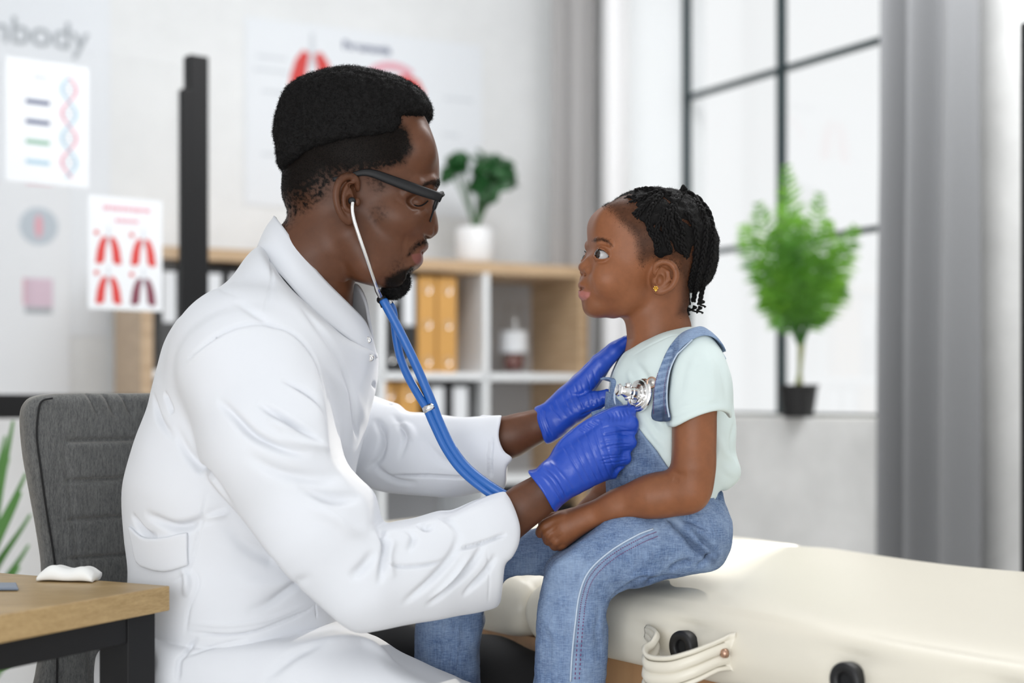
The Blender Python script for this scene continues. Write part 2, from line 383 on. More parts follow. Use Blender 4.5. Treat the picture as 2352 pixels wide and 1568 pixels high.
# ================================================================ the room
m = M['plaster'] = mat('pale_plaster', (.76, .775, .785), .9); n = tex(m, 1.6, 6, .6); n2 = tex(m, 14, 6, .65)
c_ = ramp(m, [(.3, (.72, .735, .745)), (.62, (.80, .815, .825))], n); c_ = mixc(m, .3, c_, ramp(m, [(.35, (.74, .75, .76)), (.6, (.82, .83, .84))], n2)); L_(m, c_, BS(m).inputs['Base Color']); bump(m, n2, .15, .003)
m = M['concrete'] = mat('grey_concrete', (.56, .56, .55), .92); n = tex(m, 5, 8, .65); L_(m, ramp(m, [(.3, (.66, .665, .66)), (.7, (.80, .805, .80))], n), BS(m).inputs['Base Color']); bump(m, n, .3, .004)
M['white_paint'] = mat('white_paint', (.84, .86, .88), .6); M['floor'] = mat('grey_floor', (.55, .53, .50), .5)
m = M['oak'] = mat('light_oak', (.55, .38, .23), .5); n = tex(m, 7, 6, .6, (1, 1, 12)); L_(m, ramp(m, [(.3, (.42, .28, .16)), (.7, (.60, .43, .27))], n), BS(m).inputs['Base Color'])
M['teal_metal'] = mat('dark_teal_metal', (.018, .035, .040), .4); M['black_metal'] = mat('black_metal', (.005, .005, .006), .5, **{'Specular IOR Level': .3})
m = M['curtain'] = mat('grey_curtain', (.23, .235, .245), .95); n = tex(m, 700, 2, .5); bump(m, n, .1, .001); BS(m).inputs['Sheen Weight'].default_value = .3
M['sheer'] = mat('wall_shade_curtain', (.40, .39, .39), .95); M['paper'] = mat('white_paper', (.77, .79, .82), .7); M['paper2'] = mat('cool_white_paper', (.76, .79, .83), .6)
M['glass'] = M['lens'].copy(); M['glass'].name = 'clear_glass'
t_b = np.array([.885, .465]); n_b = np.array([-.465, .885]); B0 = np.array([-.095, 4.70])        # back wall direction, bookcase front point
t_w = np.array([-.506, .863]); n_w = np.array([.863, .506]); W0_ = np.array([.851, 4.55])       # window plane, running away to the left
def struct(name, vf, mt, parent=None, **k): o = part(name, vf, mt, parent, **k); o['kind'] = 'structure'; return o
def wbox(p0, p1, thick_dir, z0, z1):                 # wall slab between plan points
    p0, p1, td = [np.asarray(x, float) for x in (p0, p1, thick_dir)]
    return box_np((*p0, z0), (*(p1 - p0), 0), (*td, 0), (0, 0, z1 - z0))
BW = B0 + n_b * .40
struct('wall_back', wbox(BW - t_b * 3.2, BW + t_b * .70, n_b * .2, 0, 3.0), M['plaster'])
R0 = W0_ - n_w * .24                                  # room face of the window wall
ZS = CZ - .052
s_of = lambda u, base, t: (lambda k: (k * base[1] - base[0]) / (t[0] - k * t[1]))((u - CX) / F)
sL = s_of(1570, W0_, t_w) + .012; sM = 0.0; sR = -(sL - .012); 
struct('wall_window', join_np([wbox(R0 + t_w * sL, R0 + t_w * 1.12, n_w * .34, 0, 3.0), wbox(R0 - t_w * .95, R0 + t_w * sL, n_w * .34, 0, ZS), wbox(R0 - t_w * 3.2, R0 - t_w * .95, n_w * .34, 0, 3.0), wbox(R0 - t_w * .95, R0 + t_w * sL, n_w * .34, 2.62, 3.0)]), M['concrete'])
struct('trim_1', join_np([wbox(R0 + t_w * (sL - .004), R0 + t_w * (sL + .001), n_w * .34, ZS, 2.62)]), M['white_paint'])
struct('floor', box_np((-4.5, -1.5, -.1), (8, 0, 0), (0, 8, 0), (0, 0, .1)), M['floor'])
struct('ceiling', box_np((-4.5, .6, 3.0), (8, 0, 0), (0, 5.9, 0), (0, 0, .1)), M['white_paint'])
struct('wall_left', box_np((-3.0, .8, 0), (0, 4.5, 0), (-.1, 0, 0), (0, 0, 3.0)), M['plaster'])
# window: steel muntins and panes
win = empty('window_1', (*W0_, ZS)); win['kind'] = 'structure'
fr = []
for s_ in (sL - .009, 0.0, sR): fr.append(wbox(W0_ + t_w * (s_ - .009), W0_ + t_w * (s_ + .009), n_w * .03, ZS, 2.62))
for z_ in (ZS, CZ + .5014, CZ + 1.053, CZ + 1.604): fr.append(wbox(W0_ + t_w * sR, W0_ + t_w * (sL - .01), n_w * .03, z_ - .006, z_ + .010))
o = struct('window_frame', join_np(fr), M['teal_metal'], win)
for a_, b_ in ((sL - .024, .012), (-.012, sR + .012)):
    for za, zb in ((ZS + .012, CZ + .492), (CZ + .513, CZ + 1.043), (CZ + 1.065, CZ + 1.594)): struct('pane', wbox(W0_ + t_w * a_ + n_w * .012, W0_ + t_w * b_ + n_w * .012, n_w * .005, za, zb), M['glass'], win)
def curtain(name, base, t, n, s0, s1, z0, z1, amp, per, mt, seed, label, jitter=.4):
    r = random.Random(seed); rows = []; k = int((s1 - s0) / .006); ph = [r.uniform(0, 6) for _ in range(4)]
    for zi in range(14):
        z = z0 + (z1 - z0) * zi / 13; fl = 1 + .25 * (1 - zi / 13); row = []
        for i in range(k + 1):
            s = s0 + (s1 - s0) * i / k; a = 2 * math.pi * (s / per + .35 * math.sin(s / per * 1.3 + ph[0]) + .03 * math.sin(z * 3 + ph[2]))
            dn = amp * fl * (math.sin(a) + .35 * math.sin(2.1 * a + ph[1] + z * .4)) ; p = base + t * (s + .25 * amp * math.cos(a)) - n * dn; row.append((p[0], p[1], z))
        rows.append(row)
    o = part(name, loft_np(rows, .003), mt, None, smooth=True); return tag(o, label, 'curtain')
base_c = R0 - n_w * .09
curtain('curtain', base_c, t_w, n_w, -1.10, s_of(2042, base_c, t_w), .02, 2.95, .032, .14, M['curtain'], 3, 'long grey curtain hanging in deep folds at the right of the window')
curtain('curtain', base_c, t_w, n_w, s_of(1368, base_c, t_w), s_of(1268, base_c, t_w), .02, 2.95, .020, .16, M['sheer'], 8, 'narrow mid-grey curtain, partly standing in for wall shade, between the bookcase and the white curtain')  # grey cloth partly stands in for shade on the wall
curtain('curtain', base_c, t_w, n_w, s_of(1442, base_c, t_w), s_of(1384, base_c, t_w), .02, 2.95, .016, .13, mat('white_sheer', (.80, .80, .81), .9), 4, 'narrow white curtain hanging at the left edge of the window niche')
o = part('metal_locker', join_np([wbox(P(2341, 900, 2.9)[:2], P(2341, 900, 2.9)[:2] + n_w * .25, -t_w * .4, 0, CZ + (917 - 52) / F * 2.9)]), M['black_metal'], bevel=.006)
tag(o, 'tall black cabinet edge just showing at the right border beside the grey curtain', 'cabinet')
# ---------------------------------------------------------------- bookcase
bc = empty('bookcase', (*B0, 0), 'low oak and white open bookcase against the back wall holding binders', 'bookcase')
BT = 1.41; s_end = s_of(1340, B0, t_b); PIT = .372; sB = [s_end - .0 - i * PIT for i in range(5)]; DEP = .36
def bb(s0, s1, z0, z1, d0=0.0, d1=DEP): p = B0 + t_b * s0 + n_b * d0; return box_np((*p, z0), (*(t_b * (s1 - s0)), 0), (*(n_b * (d1 - d0)), 0), (0, 0, z1 - z0))
part('top_panel', bb(sB[4] - .02, s_end + .02, BT - .038, BT), M['oak'], bc, bevel=.002)
for s_ in (s_end - .016, sB[4] - .02): part('side_panel', bb(s_, s_ + .036, 0, BT - .038), M['oak'], bc, bevel=.002)
for s_ in sB[1:4]: part('divider', bb(s_ - .010, s_ + .010, .03, BT - .038), M['white_paint'], bc)
for z_ in (1.03, .685, .34, .02): part('shelf', bb(sB[4] + .016, s_end - .016, z_ - .010, z_ + .012), M['white_paint'], bc)
part('back_panel', bb(sB[4] + .016, s_end - .016, .03, BT - .04, DEP - .012, DEP - .004), mat('grey_back_panel', (.50, .50, .51), .8), bc)
M['binder_black'] = mat('black_binder_board', (.018, .018, .02), .5); M['binder_orange'] = mat('ochre_binder_board', (.62, .33, .09), .55)
def binder(s0, z0, wdt, col, lab, label, group, hgt=.315):
    o = empty('ring_binder', (*(B0 + t_b * (s0 + wdt / 2) + n_b * .03), z0), label, 'binder', group)
    part('cover', bb(s0, s0 + wdt, z0, z0 + hgt, .03, .30), col, o, bevel=.003)
    if lab: part('spine_label', bb(s0 + wdt * .18, s0 + wdt * .82, z0 + hgt * lab[0], z0 + hgt * lab[1], .028, .0302), M['paper'], o)
    for zz in ((.12, .5, .86) if not lab else (.14,)):
        c = B0 + t_b * (s0 + wdt / 2) + n_b * .0285; part('finger_ring', lathe_np([(.010, 0), (.013, .0015), (.013, -.001), (.010, -.001)], (*c, z0 + hgt * zz), (*(-n_b), 0), 14, False), M['chrome'], o)
    return o
def sx(u): return s_of(u, B0 + n_b * .03, t_b)
G1 = 'binders on the upper shelf'; G2 = 'binders on the lower shelf'
for u_a, u_b, col, lab, lb in ((960, 1001, 'binder_orange', None, 'ochre binder with three finger rings beside the black binder on the upper shelf'), (1005, 1049, 'binder_orange', None, 'ochre binder with finger rings next to the white divider on the upper shelf'),
                             (919, 957, 'binder_black', (.48, .97), 'black binder with a tall white spine label left of the ochre binders'), (879, 916, 'binder_black', (.70, .97), 'black binder partly behind the blue tubing on the upper shelf')):
    s0 = sx(u_a); binder(s0, 1.043, sx(u_b) - s0, M[col], lab, lb, G1)
for u_a, u_b, col, lab, lb in ((878, 908, 'binder_orange', None, 'ochre binder at the left end of the lower shelf beside the coat'), (915, 962, 'binder_orange', None, 'ochre binder under the tubing on the lower shelf'),
                             (980, 1027, 'binder_black', (.3, .95), 'black binder with white label next to the ochre one on the lower shelf'), (1032, 1082, 'binder_black', (.3, .95), 'black binder with white label nearest the white divider, lower shelf')):
    s0 = sx(u_a); binder(s0, .698, sx(u_b) - s0, M[col], lab, lb, G2)
for i, (u_a, u_b, lb) in enumerate(((366, 412, 'black binder seen through the glass left of the black post'), (470, 516, 'black binder with white label just right of the black post'), (520, 566, 'black binder with white label beside the raised shoulder of the coat'))):
    s0 = sx(u_a); binder(s0, 1.043, sx(u_b) - s0, M['binder_black'], (.45, .93), lb, 'binders behind the black post')
# glass vessel in the right upper cell
gc = P(1180, 830, 4.98); gc[2] = 1.043
o = empty('glass_jar', gc, 'tall clear glass jar with a dark red filling on the right upper shelf', 'jar')
part('vessel', lathe_np([(.045, 0), (.047, .01), (.047, .16), (.030, .19), (.030, .25), (.028, .25), (.028, .19), (.044, .158), (.044, .012), (.02, .008)], gc, (0, 0, 1), 24), M['glass'], o, smooth=True)
part('filling', lathe_np([(.02, .012), (.036, .02), (.034, .07), (.012, .085)], gc, (0, 0, 1), 18), mat('dark_red', (.16, .045, .03), .6), o, smooth=True)
part('label', lathe_np([(.0475, .075), (.0475, .15)], gc, (0, 0, 1), 24, False), M['paper'], o, smooth=True)
o = empty('storage_box', P(1100, 1060, 4.9), 'dark box standing on the lowest visible bookcase shelf behind the sleeve', 'box')
part('body', bb(.05, .36, .353, .56, .03, .30), M['binder_black'], o, bevel=.004); part('lid', bb(.045, .365, .562, .60, .025, .305), M['black_metal'], o, bevel=.004)
# ---------------------------------------------------------------- glass board with posters
t_g = np.array([.784, .621]); n_g = np.array([-.621, .784]); G0 = P(447, 900, 3.6)[:2]; G0 = np.array(G0)
ZT = CZ + (917 - 130) / F * 3.6
def gb_(s0, s1, z0, z1, d0, d1): p = G0 + t_g * s0 + n_g * d0; return box_np((*p, z0), (*(t_g * (s1 - s0)), 0), (*(n_g * (d1 - d0)), 0), (0, 0, z1 - z0))
gbd = empty('glass_board', (*G0, 0), 'free-standing glass board in a black frame with medical posters on it', 'glass board')
part('post', gb_(-.022, .030, 0, ZT, -.02, .02), M['black_metal'], gbd, bevel=.003); part('clamp_strip', gb_(-.046, -.020, .02, ZT - .09, -.024, -.002), M['black_metal'], gbd, bevel=.003)
part('bottom_rail', gb_(-1.5, -.02, CZ - .044, CZ + .012, -.02, .02), M['black_metal'], gbd, bevel=.003)
part('foot', gb_(-.05, .05, 0, .03, -.25, .25), M['black_metal'], gbd); part('glass_sheet', gb_(-1.5, -.02, CZ + .012, ZT - .03, -.003, .003), M['glass'], gbd)
sg = lambda u: s_of(u, G0, t_g)
def gpt(u, v, d=-.006):                              # photo point on the board plane
    s = sg(u); p = G0 + t_g * s; z = CZ - (v - HY) / F * p[1]; return s, z
def flat_poly(pts2, s2p, th):                        # polygon given in plane coordinates -> thin solid print
    n = len(pts2); V = [s2p(s, z, 0) for s, z in pts2] + [s2p(s, z, th) for s, z in pts2]
    return V, [tuple(range(n)), tuple(range(2 * n - 1, n - 1, -1))] + [(i, i + n, (i + 1) % n + n, (i + 1) % n) for i in range(n)]
red = mat('red_ink', (.62, .055, .05), .7); pink = mat('pink_ink', (.72, .35, .42), .7); plum = mat('plum_ink', (.20, .05, .075), .7); grey = mat('grey_ink', (.36, .39, .42), .7); pale = mat('pale_grey_ink', (.60, .63, .67), .7)
navy = mat('navy_ink', (.10, .12, .22), .7); green = mat('green_ink', (.25, .45, .34), .7); sky = mat('pale_blue_ink', (.38, .55, .66), .7)
def lung(cx, cz, w, h, s2p, col, parent):
    for sg_ in (-1, 1):
        pts = [(cx + sg_ * w * a, cz + h * b) for a, b in ((.05, .50), (.20, .56), (.36, .34), (.47, -.02), (.53, -.50), (.36, -.56), (.17, -.45), (.14, -.1), (.11, .2))]
        part('lung_print', flat_poly(pts, s2p, .0006), col, parent)
    part('windpipe_print', flat_poly([(cx - w * .04, cz + h * .95), (cx + w * .04, cz + h * .95), (cx + w * .06, cz + h * .35), (cx + w * .14, cz + h * .15), (cx, cz + h * .25), (cx - w * .14, cz + h * .15), (cx - w * .06, cz + h * .35)], s2p, .0005), pale, parent)
def plate(name, label, s0, z1, wd, ht, s2p_, mt=None, cat_='poster', group=None):
    o = empty(name, s2p_(s0, z1 - ht, 0), label, cat_, group); part('sheet', flat_poly([(s0, z1), (s0 + wd, z1), (s0 + wd, z1 - ht), (s0, z1 - ht)], lambda s, z, t: s2p_(s, z, t - .0012), .001), mt or M['paper'], o); return o
def on_glass(s, z, t): p = G0 + t_g * s - n_g * (.0062 + t); return (p[0], p[1], z)
def marks(par, s0, z, wd, ht, s2p, col, seed, nm='printed_line'):   # a printed line of unreadable small type
    r = random.Random(seed); x = s0; Vf = []
    while x < s0 + wd: k = ht * r.uniform(.45, .8); Vf.append(flat_poly([(x, z), (x + k, z), (x + k, z - ht * r.uniform(.7, 1)), (x, z - ht)], s2p, .0005)); x += k * 1.35
    part(nm, join_np(Vf), col, par)
s0, z1 = gpt(200, 447); s1, z2 = gpt(370, 716)
o = plate('poster', 'white poster with four small red lung drawings, taped to the glass board', s0, z1, s1 - s0, z1 - CZ + (716 - HY) / F * (G0 + t_g * s1)[1] * 1.0, on_glass)
W_ = s1 - s0
for (fu, fv, col) in ((.27, .46, red), (.74, .46, red), (.27, .80, red), (.74, .80, plum)):
    Hh = .265; lung(s0 + W_ * fu, z1 - .285 * fv, W_ * .33, .062, on_glass, col, o)
    part('dot_print', flat_poly([(s0 + W_ * (fu - .16) + .006 * math.cos(a), z1 - .285 * (fv - .145) + .006 * math.sin(a)) for a in np.linspace(0, 5.7, 12)], on_glass, .0006), red, o)
marks(o, s0 + W_ * .2, z1 - .022, W_ * .62, .012, on_glass, pink, 1); marks(o, s0 + W_ * .36, z1 - .052, W_ * .32, .010, on_glass, pink, 2)
s0, z1 = gpt(10, 128); s1, _ = gpt(202, 140)
o = plate('poster', 'white poster with a twisted DNA strand and four short bars on the glass board', s0, z1, s1 - s0, .29, on_glass); W_ = s1 - s0
for i, col in enumerate((grey, grey, green, sky)): part('bar_print', flat_poly([(s0 + W_ * .24, z1 - .094 - i * .047), (s0 + W_ * .52, z1 - .094 - i * .047), (s0 + W_ * .52, z1 - .104 - i * .047), (s0 + W_ * .24, z1 - .104 - i * .047)], on_glass, .0006), navy if i < 2 else col, o)
for ph, col in ((0, pink), (math.pi, sky)):
    rows_ = [(s0 + W_ * .74 + .018 * math.sin(a + ph), z1 - .03 - .24 * a / 13) for a in np.linspace(0, 13, 60)]
    part('strand_print', flat_poly(rows_ + [(a + .007, b) for a, b in rows_[::-1]], on_glass, .0006), col, o)
for i in range(26): a = .25 + i * .5; zz = z1 - .03 - .24 * a / 13; d_ = .018 * abs(math.sin(a)); part('rung_print', flat_poly([(s0 + W_ * .74 - d_, zz), (s0 + W_ * .74 + d_, zz), (s0 + W_ * .74 + d_, zz - .004), (s0 + W_ * .74 - d_, zz - .004)], on_glass, .0004), pale, o)
marks(o, s0 + W_ * .34, z1 - .035, W_ * .15, .009, on_glass, pale, 5)
# banner and charts on the back wall
def on_wall(s, z, t): p = BW + t_b * s - n_b * (.004 + t); return (p[0], p[1], z)
sw = lambda u: s_of(u, BW, t_b)
def zw(u, v): return CZ - (v - HY) / F * (BW + t_b * sw(u))[1]
def text(body, s2p, s, z, size, col, par, name='lettering'):
    cu = bpy.data.curves.new(name, 'FONT'); cu.body = body; cu.size = size; cu.extrude = .0004; cu.offset = .0012; cu.materials.append(col)
    ob = bpy.data.objects.new(name, cu); COL.objects.link(ob); a = Vector(s2p(s, z, .0012)); b = Vector(s2p(s + 1, z, .0012)); x = (b - a).normalized()
    ob.matrix_world = Matrix(((x.x, 0, x.y, a.x), (x.y, 0, -x.x, a.y), (0, 1, 0, a.z), (0, 0, 0, 1)))
    bpy.context.view_layer.update(); mw = ob.matrix_world.copy(); me = bpy.data.meshes.new_from_object(ob.evaluated_get(bpy.context.evaluated_depsgraph_get())); bpy.data.objects.remove(ob); me.transform(mw)
    return link(name, me, None, par, False)
s0 = sw(-170); o = plate('banner', 'large pale banner with grey lettering hung on the back wall at the upper left', s0, zw(100, -300), sw(252) - s0, zw(100, -300) - zw(200, 118) + .9, on_wall, M['paper2'], 'banner')
text('inbody', on_wall, sw(-44), zw(0, 96), .118, grey, o)
s0 = sw(-120); z1 = zw(50, 415); o = plate('chart', 'white wall chart with a blue-grey circle and pink blocks, behind the glass board', s0, z1, sw(160) - s0, .68, lambda s, z, t: on_wall(s, z, t + .004), M['paper'], 'chart')
ow = lambda s, z, t: on_wall(s, z, t + .0045)
cs, cz_ = sw(88), zw(88, 520); part('circle_print', flat_poly([(cs + .058 * math.cos(a), cz_ + .058 * math.sin(a)) for a in np.linspace(0, 6.1, 30)], ow, .0006), mat('blue_grey_ink', (.48, .54, .60), .7), o)
part('circle_core', flat_poly([(cs + .012 * math.cos(a), cz_ + .036 * math.sin(a)) for a in np.linspace(0, 6.0, 20)], ow, .0009), pink, o)
for (ua, ub, va, vb, col) in ((56, 120, 640, 705, mat('rose_ink', (.66, .50, .60), .7)), (52, 66, 640, 700, pink), (56, 118, 706, 720, grey), (60, 120, 418, 424, pink)):
    part('block_print', flat_poly([(sw(ua), zw(88, va)), (sw(ub), zw(88, va)), (sw(ub), zw(88, vb)), (sw(ua), zw(88, vb))], ow, .0008), col, o)
s0 = sw(562); o = plate('wall_chart', 'big white lung chart with red drawings on the back wall above the bookcase', s0, zw(562, 38), sw(1105) - s0, zw(562, 38) - zw(562, 470), on_wall, M['paper2'], 'chart')
text('Pneumonia', on_wall, sw(786), zw(786, 112), .040, navy, o)
lung(sw(716), zw(716, 178), .165, .16, on_wall, red, o)
arc = [(sw(900 + 70 * math.cos(a)), zw(900, 205 + 62 * math.sin(a))) for a in np.linspace(math.pi, math.pi * 1.75, 12)]; arc2 = [(sw(900 + 56 * math.cos(a)), zw(900, 207 + 46 * math.sin(a))) for a in np.linspace(math.pi * 1.75, math.pi, 12)]
part('bronchus_print', flat_poly(arc + arc2, on_wall, .0006), pink, o)
part('lobe_print', flat_poly([(sw(u), zw(u, v)) for u, v in ((905, 180), (930, 172), (960, 185), (975, 215), (968, 250), (915, 240))], on_wall, .0008), red, o)
for i, (u, v, w_) in enumerate(((590, 125, .10), (582, 155, .12), (600, 205, .09), (1020, 222, .11), (1015, 305, .06), (600, 350, .10))): marks(o, sw(u), zw(u, v), w_, .012, on_wall, pale, 20 + i, 'caption_print')
# ================================================================ the doctor: head
def rotu(deg):                                    # rotation in the picture plane, clockwise on screen
    a = math.radians(deg); return [[math.cos(a), 0, math.sin(a)], [0, 1, 0], [-math.sin(a), 0, math.cos(a)]]
def both(fn):
    for s_ in (-1, 1): fn(s_)
DPROF = [(969, 264), (985, 288), (1000, 326), (1009, 365), (1012, 396), (1010, 420), (1001, 437), (996, 452), (999, 480), (1005, 503), (1007.5, 522), (1005, 538), (993, 547),
         (977, 545), (980, 553), (984, 563), (982, 571), (971, 579), (970, 585), (971, 594), (969, 604), (959, 614), (947, 620), (938, 630), (934, 645), (922, 660), (900, 667),
         (870, 664), (845, 657), (826, 650), (808, 645), (797, 662), (780, 700), (760, 790), (540, 790), (575, 640), (600, 560), (634, 488), (645, 450), (651, 400), (652, 350),
         (656, 300), (670, 255), (705, 218), (760, 200), (820, 194), (880, 202), (930, 228)]
f = Field(q(520, 800, 0) + [0, -160, 0], q(1030, 180, 0) + [0, 160, 0], 2.0)
f.ell(q(828, 350), (184, 126, 152), 10, rotu(14))
f.ell(q(900, 480), (112, 96, 135), 30, rotu(14)); f.ell(q(872, 575), (82, 80, 82), 30)
f.tube([q(815, 455), q(720, 600), q(640, 760)], [102, 98, 112], 34, flat=(0, 1, 0), fs=.92)
f.ell(q(735, 430), (88, 98, 90), 30); f.ell(q(850, 250), (150, 110, 70), 30, rotu(6))
f.ell(q(922, 632), (34, 40, 34), 22); f.ell(q(946, 580), (36, 46, 44), 22)
def sd(s_):
    f.ell(q(908, 496, 70 * s_), (52, 30, 34), 24, rotu(18)); f.tube([q(806, 540, 72 * s_), q(850, 612, 62 * s_), q(922, 640, 26 * s_)], [32, 26, 20], 44)
    f.ell(q(960, 340, 62 * s_), (42, 40, 50), 26)
    f.ell(q(966, 462, 80 * s_), (30, 22, 17), 16, None, 'sub')                      # eye socket
    f.tube([q(997, 426, 8 * s_), q(990, 419, 40 * s_), q(958, 424, 72 * s_), q(935, 440, 86 * s_)], [11, 13, 12, 8], 12)
    f.ell(q(958, 465, 48 * s_), (23, 24, 19), 6)                                     # lidded eyeball
    f.tube([q(984, 484, 30 * s_), q(972, 489, 58 * s_), q(950, 486, 74 * s_)], [4, 5, 4], 9)
both(sd)
f.tube([q(990, 436), q(988, 480), q(990, 518)], [11, 14, 16], 14, flat=(0, 1, 0), fs=.95)
f.ell(q(991, 524), (18, 19, 17), 8)
def ns(s_):
    f.ell(q(971, 530, 24 * s_), (23, 14, 17), 8, rotu(12)); f.tube([q(945, 516, 38 * s_), q(947, 532, 42 * s_), q(954, 546, 40 * s_)], 3.5, 5, 'sub')
    f.ell(q(980, 547, 12 * s_), (8, 5, 5), 3, None, 'sub'); f.tube([q(952, 540, 38 * s_), q(940, 572, 48 * s_)], [3, 3], 10, 'sub')
both(ns)
f.tube([q(944, 582, -38), q(962, 571, -22), q(975, 566, -6), q(975, 566, 6), q(962, 571, 22), q(944, 582, 38)], [5, 9, 11, 11, 9, 5], 5)
f.tube([q(944, 585, -36), q(955, 595, -22), q(962, 597, -5), q(962, 597, 5), q(955, 595, 22), q(944, 585, 36)], [5, 10, 12, 12, 10, 5], 4)
f.tube([q(936, 582, -43), q(953, 581, -34), q(968, 580, -14), q(972, 580, 0), q(968, 580, 14), q(953, 581, 34), q(936, 582, 43)], 1.8, 3.5, 'sub')
f.extr(outline(DPROF), 7)
def ear(f, s_, hx, pl, con, anti, tra, lobe, k=5):
    f.tube([q(u, v, w * s_) for u, v, w in cat(hx[0], 4)], np.interp(np.linspace(0, 1, (len(hx[0]) - 1) * 4 + 1), np.linspace(0, 1, len(hx[1])), hx[1]), k)
    f.ell(q(*pl[0][:2], pl[0][2] * s_), pl[1], k, rotu(pl[2])); f.ell(q(*con[0][:2], con[0][2] * s_), con[1], 4, rotu(con[2]), 'sub')
    f.tube([q(u, v, w * s_) for u, v, w in cat(anti[0], 3)], anti[1], 4); f.ell(q(*tra[0][:2], tra[0][2] * s_), tra[1], 4); f.ell(q(*lobe[0][:2], lobe[0][2] * s_), lobe[1], 5)
for s_ in (-1, 1):
    f.tube([q(806, 445, 96 * s_), q(802, 455, 118 * s_)], [24, 20], 14, flat=(1, 0, 0), fs=.55)
    ear(f, s_, ([(822, 436, 112), (818, 414, 122), (803, 404, 130), (783, 412, 138), (772, 438, 142), (774, 470, 140), (786, 497, 132), (800, 511, 122)], [4, 6, 6.5, 7, 6.5, 6, 6, 6]),
        ((792, 458, 128), (19, 6, 44), -6), ((806, 462, 138), (11, 12, 17), 0), ([(812, 418, 128), (797, 428, 133), (789, 450, 136), (792, 476, 134), (806, 486, 128)], 4.2), ((821, 464, 122), (7, 9, 10)), ((806, 503, 122), (10, 8, 12)))
f.tube([q(804, 425, -134), q(814, 430, -126)], 5, 3, 'sub')
Vh, Fh = f.mesh(1); DOC_HEAD = (Vh, Fh); snapH = Snap(Vh, Fh)
Vh = folds(Vh, Fh, [([(935, 535), (927, 560), (924, 590)], -2.2, 7), ([(985, 452), (975, 470), (960, 486), (940, 492)], -1.6, 5), ([(905, 455), (925, 470), (930, 480)], -1.0, 5),
                    ([(700, 585), (770, 600), (815, 630)], -2.0, 12), ([(838, 545), (870, 610), (905, 645)], -1.2, 9)], snapH)
u_, v_ = uv_of(Vh); skv = Vh
def poly_mask(u, v, pts, soft):
    P_ = np.array(pts, float); d = np.full(len(u), 1e9); ins = np.zeros(len(u), bool)
    for i in range(len(P_)):
        a, b = P_[i], P_[(i + 1) % len(P_)]; ab = b - a; t = np.clip(((u - a[0]) * ab[0] + (v - a[1]) * ab[1]) / max(ab @ ab, 1e-9), 0, 1)
        d = np.minimum(d, np.hypot(u - a[0] - t * ab[0], v - a[1] - t * ab[1]))
        if a[1] != b[1]: ins ^= ((a[1] > v) != (b[1] > v)) & (u < (b[0] - a[0]) * (v - a[1]) / (b[1] - a[1]) + a[0])
    return 1 - ss(np.where(ins, -d, d), -soft, soft)
FADE = [(640, 300), (925, 290), (935, 300), (945, 345), (928, 372), (890, 385), (850, 392), (790, 398), (760, 420), (752, 450), (720, 475), (690, 495), (660, 525), (640, 530), (620, 480)]
nz = np.clip(.35 + fnoise(Vh, .13, 3, 3) * 1.5, 0, 1.3)
fade = poly_mask(u_, v_, FADE, 16)
upper = 1 - ss(v_ + (u_ - 700) * .10 - 40 * (1 - ss(u_, 660, 760)), 350, 470) * .8
hairy = np.clip(fade * (upper * 1.2 + nz * .6 - .04), 0, 1)
side = poly_mask(u_, v_, [(838, 405), (880, 405), (888, 430), (872, 445), (850, 432)], 12) * .5 + poly_mask(u_, v_, [(850, 470), (885, 468), (888, 500), (860, 512), (845, 500)], 14) * .35
must = poly_mask(u_, v_, [(978, 549), (960, 553), (942, 570), (934, 590), (942, 588), (958, 570), (982, 560)], 5) * .9
chinb = poly_mask(u_, v_, [(945, 615), (925, 618), (905, 630), (885, 640), (880, 675), (930, 670), (945, 640)], 8) * .95 + poly_mask(u_, v_, [(952, 612), (944, 612), (938, 622), (950, 622)], 4) * .7
jaw = poly_mask(u_, v_, [(925, 590), (905, 600), (880, 640), (905, 650), (930, 620)], 16) * .28
brow = poly_mask(u_, v_, [(966, 431), (975, 419), (992, 413), (1008, 412), (1011, 424), (1003, 430), (990, 424), (977, 428)], 3.5)
hairy = np.clip(hairy + np.clip(side + jaw, 0, 1) * (.35 + nz) + must * (.6 + nz * .5) + chinb + brow * .85, 0, 1)
lip = poly_mask(u_, v_, [(944, 584), (958, 582), (972, 579), (975, 577), (984, 570), (985, 600), (968, 610), (955, 606), (948, 596)], 2.5) * .85 + poly_mask(u_, v_, [(958, 578), (972, 566), (986, 564), (985, 575), (975, 578)], 2.5) * .3
DOCTOR_HEAD_ATTR = dict(lip=np.clip(lip, 0, 1), hairy=hairy)
# hair bulk
HAIRP = [(663, 206), (682, 188), (732, 174), (770, 166), (797, 160), (828, 164), (885, 176), (927, 190), (958, 209), (980, 232), (990, 252), (985, 266), (969, 279), (945, 281), (928, 284),
         (926, 303), (905, 324), (850, 334), (780, 348), (725, 362), (690, 380), (662, 392), (647, 388), (643, 370), (642, 340), (633, 305), (639, 270), (651, 226)]
f = Field(q(610, 460, 0) + [0, -165, 0], q(1010, 140, 0) + [0, 165, 0], 2.5)
f.ell(q(815, 315), (192, 139, 150), 10, rotu(8)); f.ell(q(815, 250), (170, 128, 92), 40); f.ell(q(690, 350), (60, 98, 95), 30); f.ell(q(930, 250), (70, 100, 62), 30)
f.extr(outline(HAIRP), 22, 3)
Vb, Fb = f.mesh(2)
Vb = Vb + vnormals(Vb, Fb) * (fnoise(Vb, .07, 0, 2) * 3.0 + fnoise(Vb, .25, 5, 1) * 1.2)[:, None]
DOC_HAIR = (Vb, Fb)
Z1 = fuzz(Vb, Fb, 46000, 11, .75, None, 1.8, .05, 3)
wt = hairy * (v_ < 540) * (u_ < 1000) * (hairy > .15) * (v_ > 290) * (fade > .05)
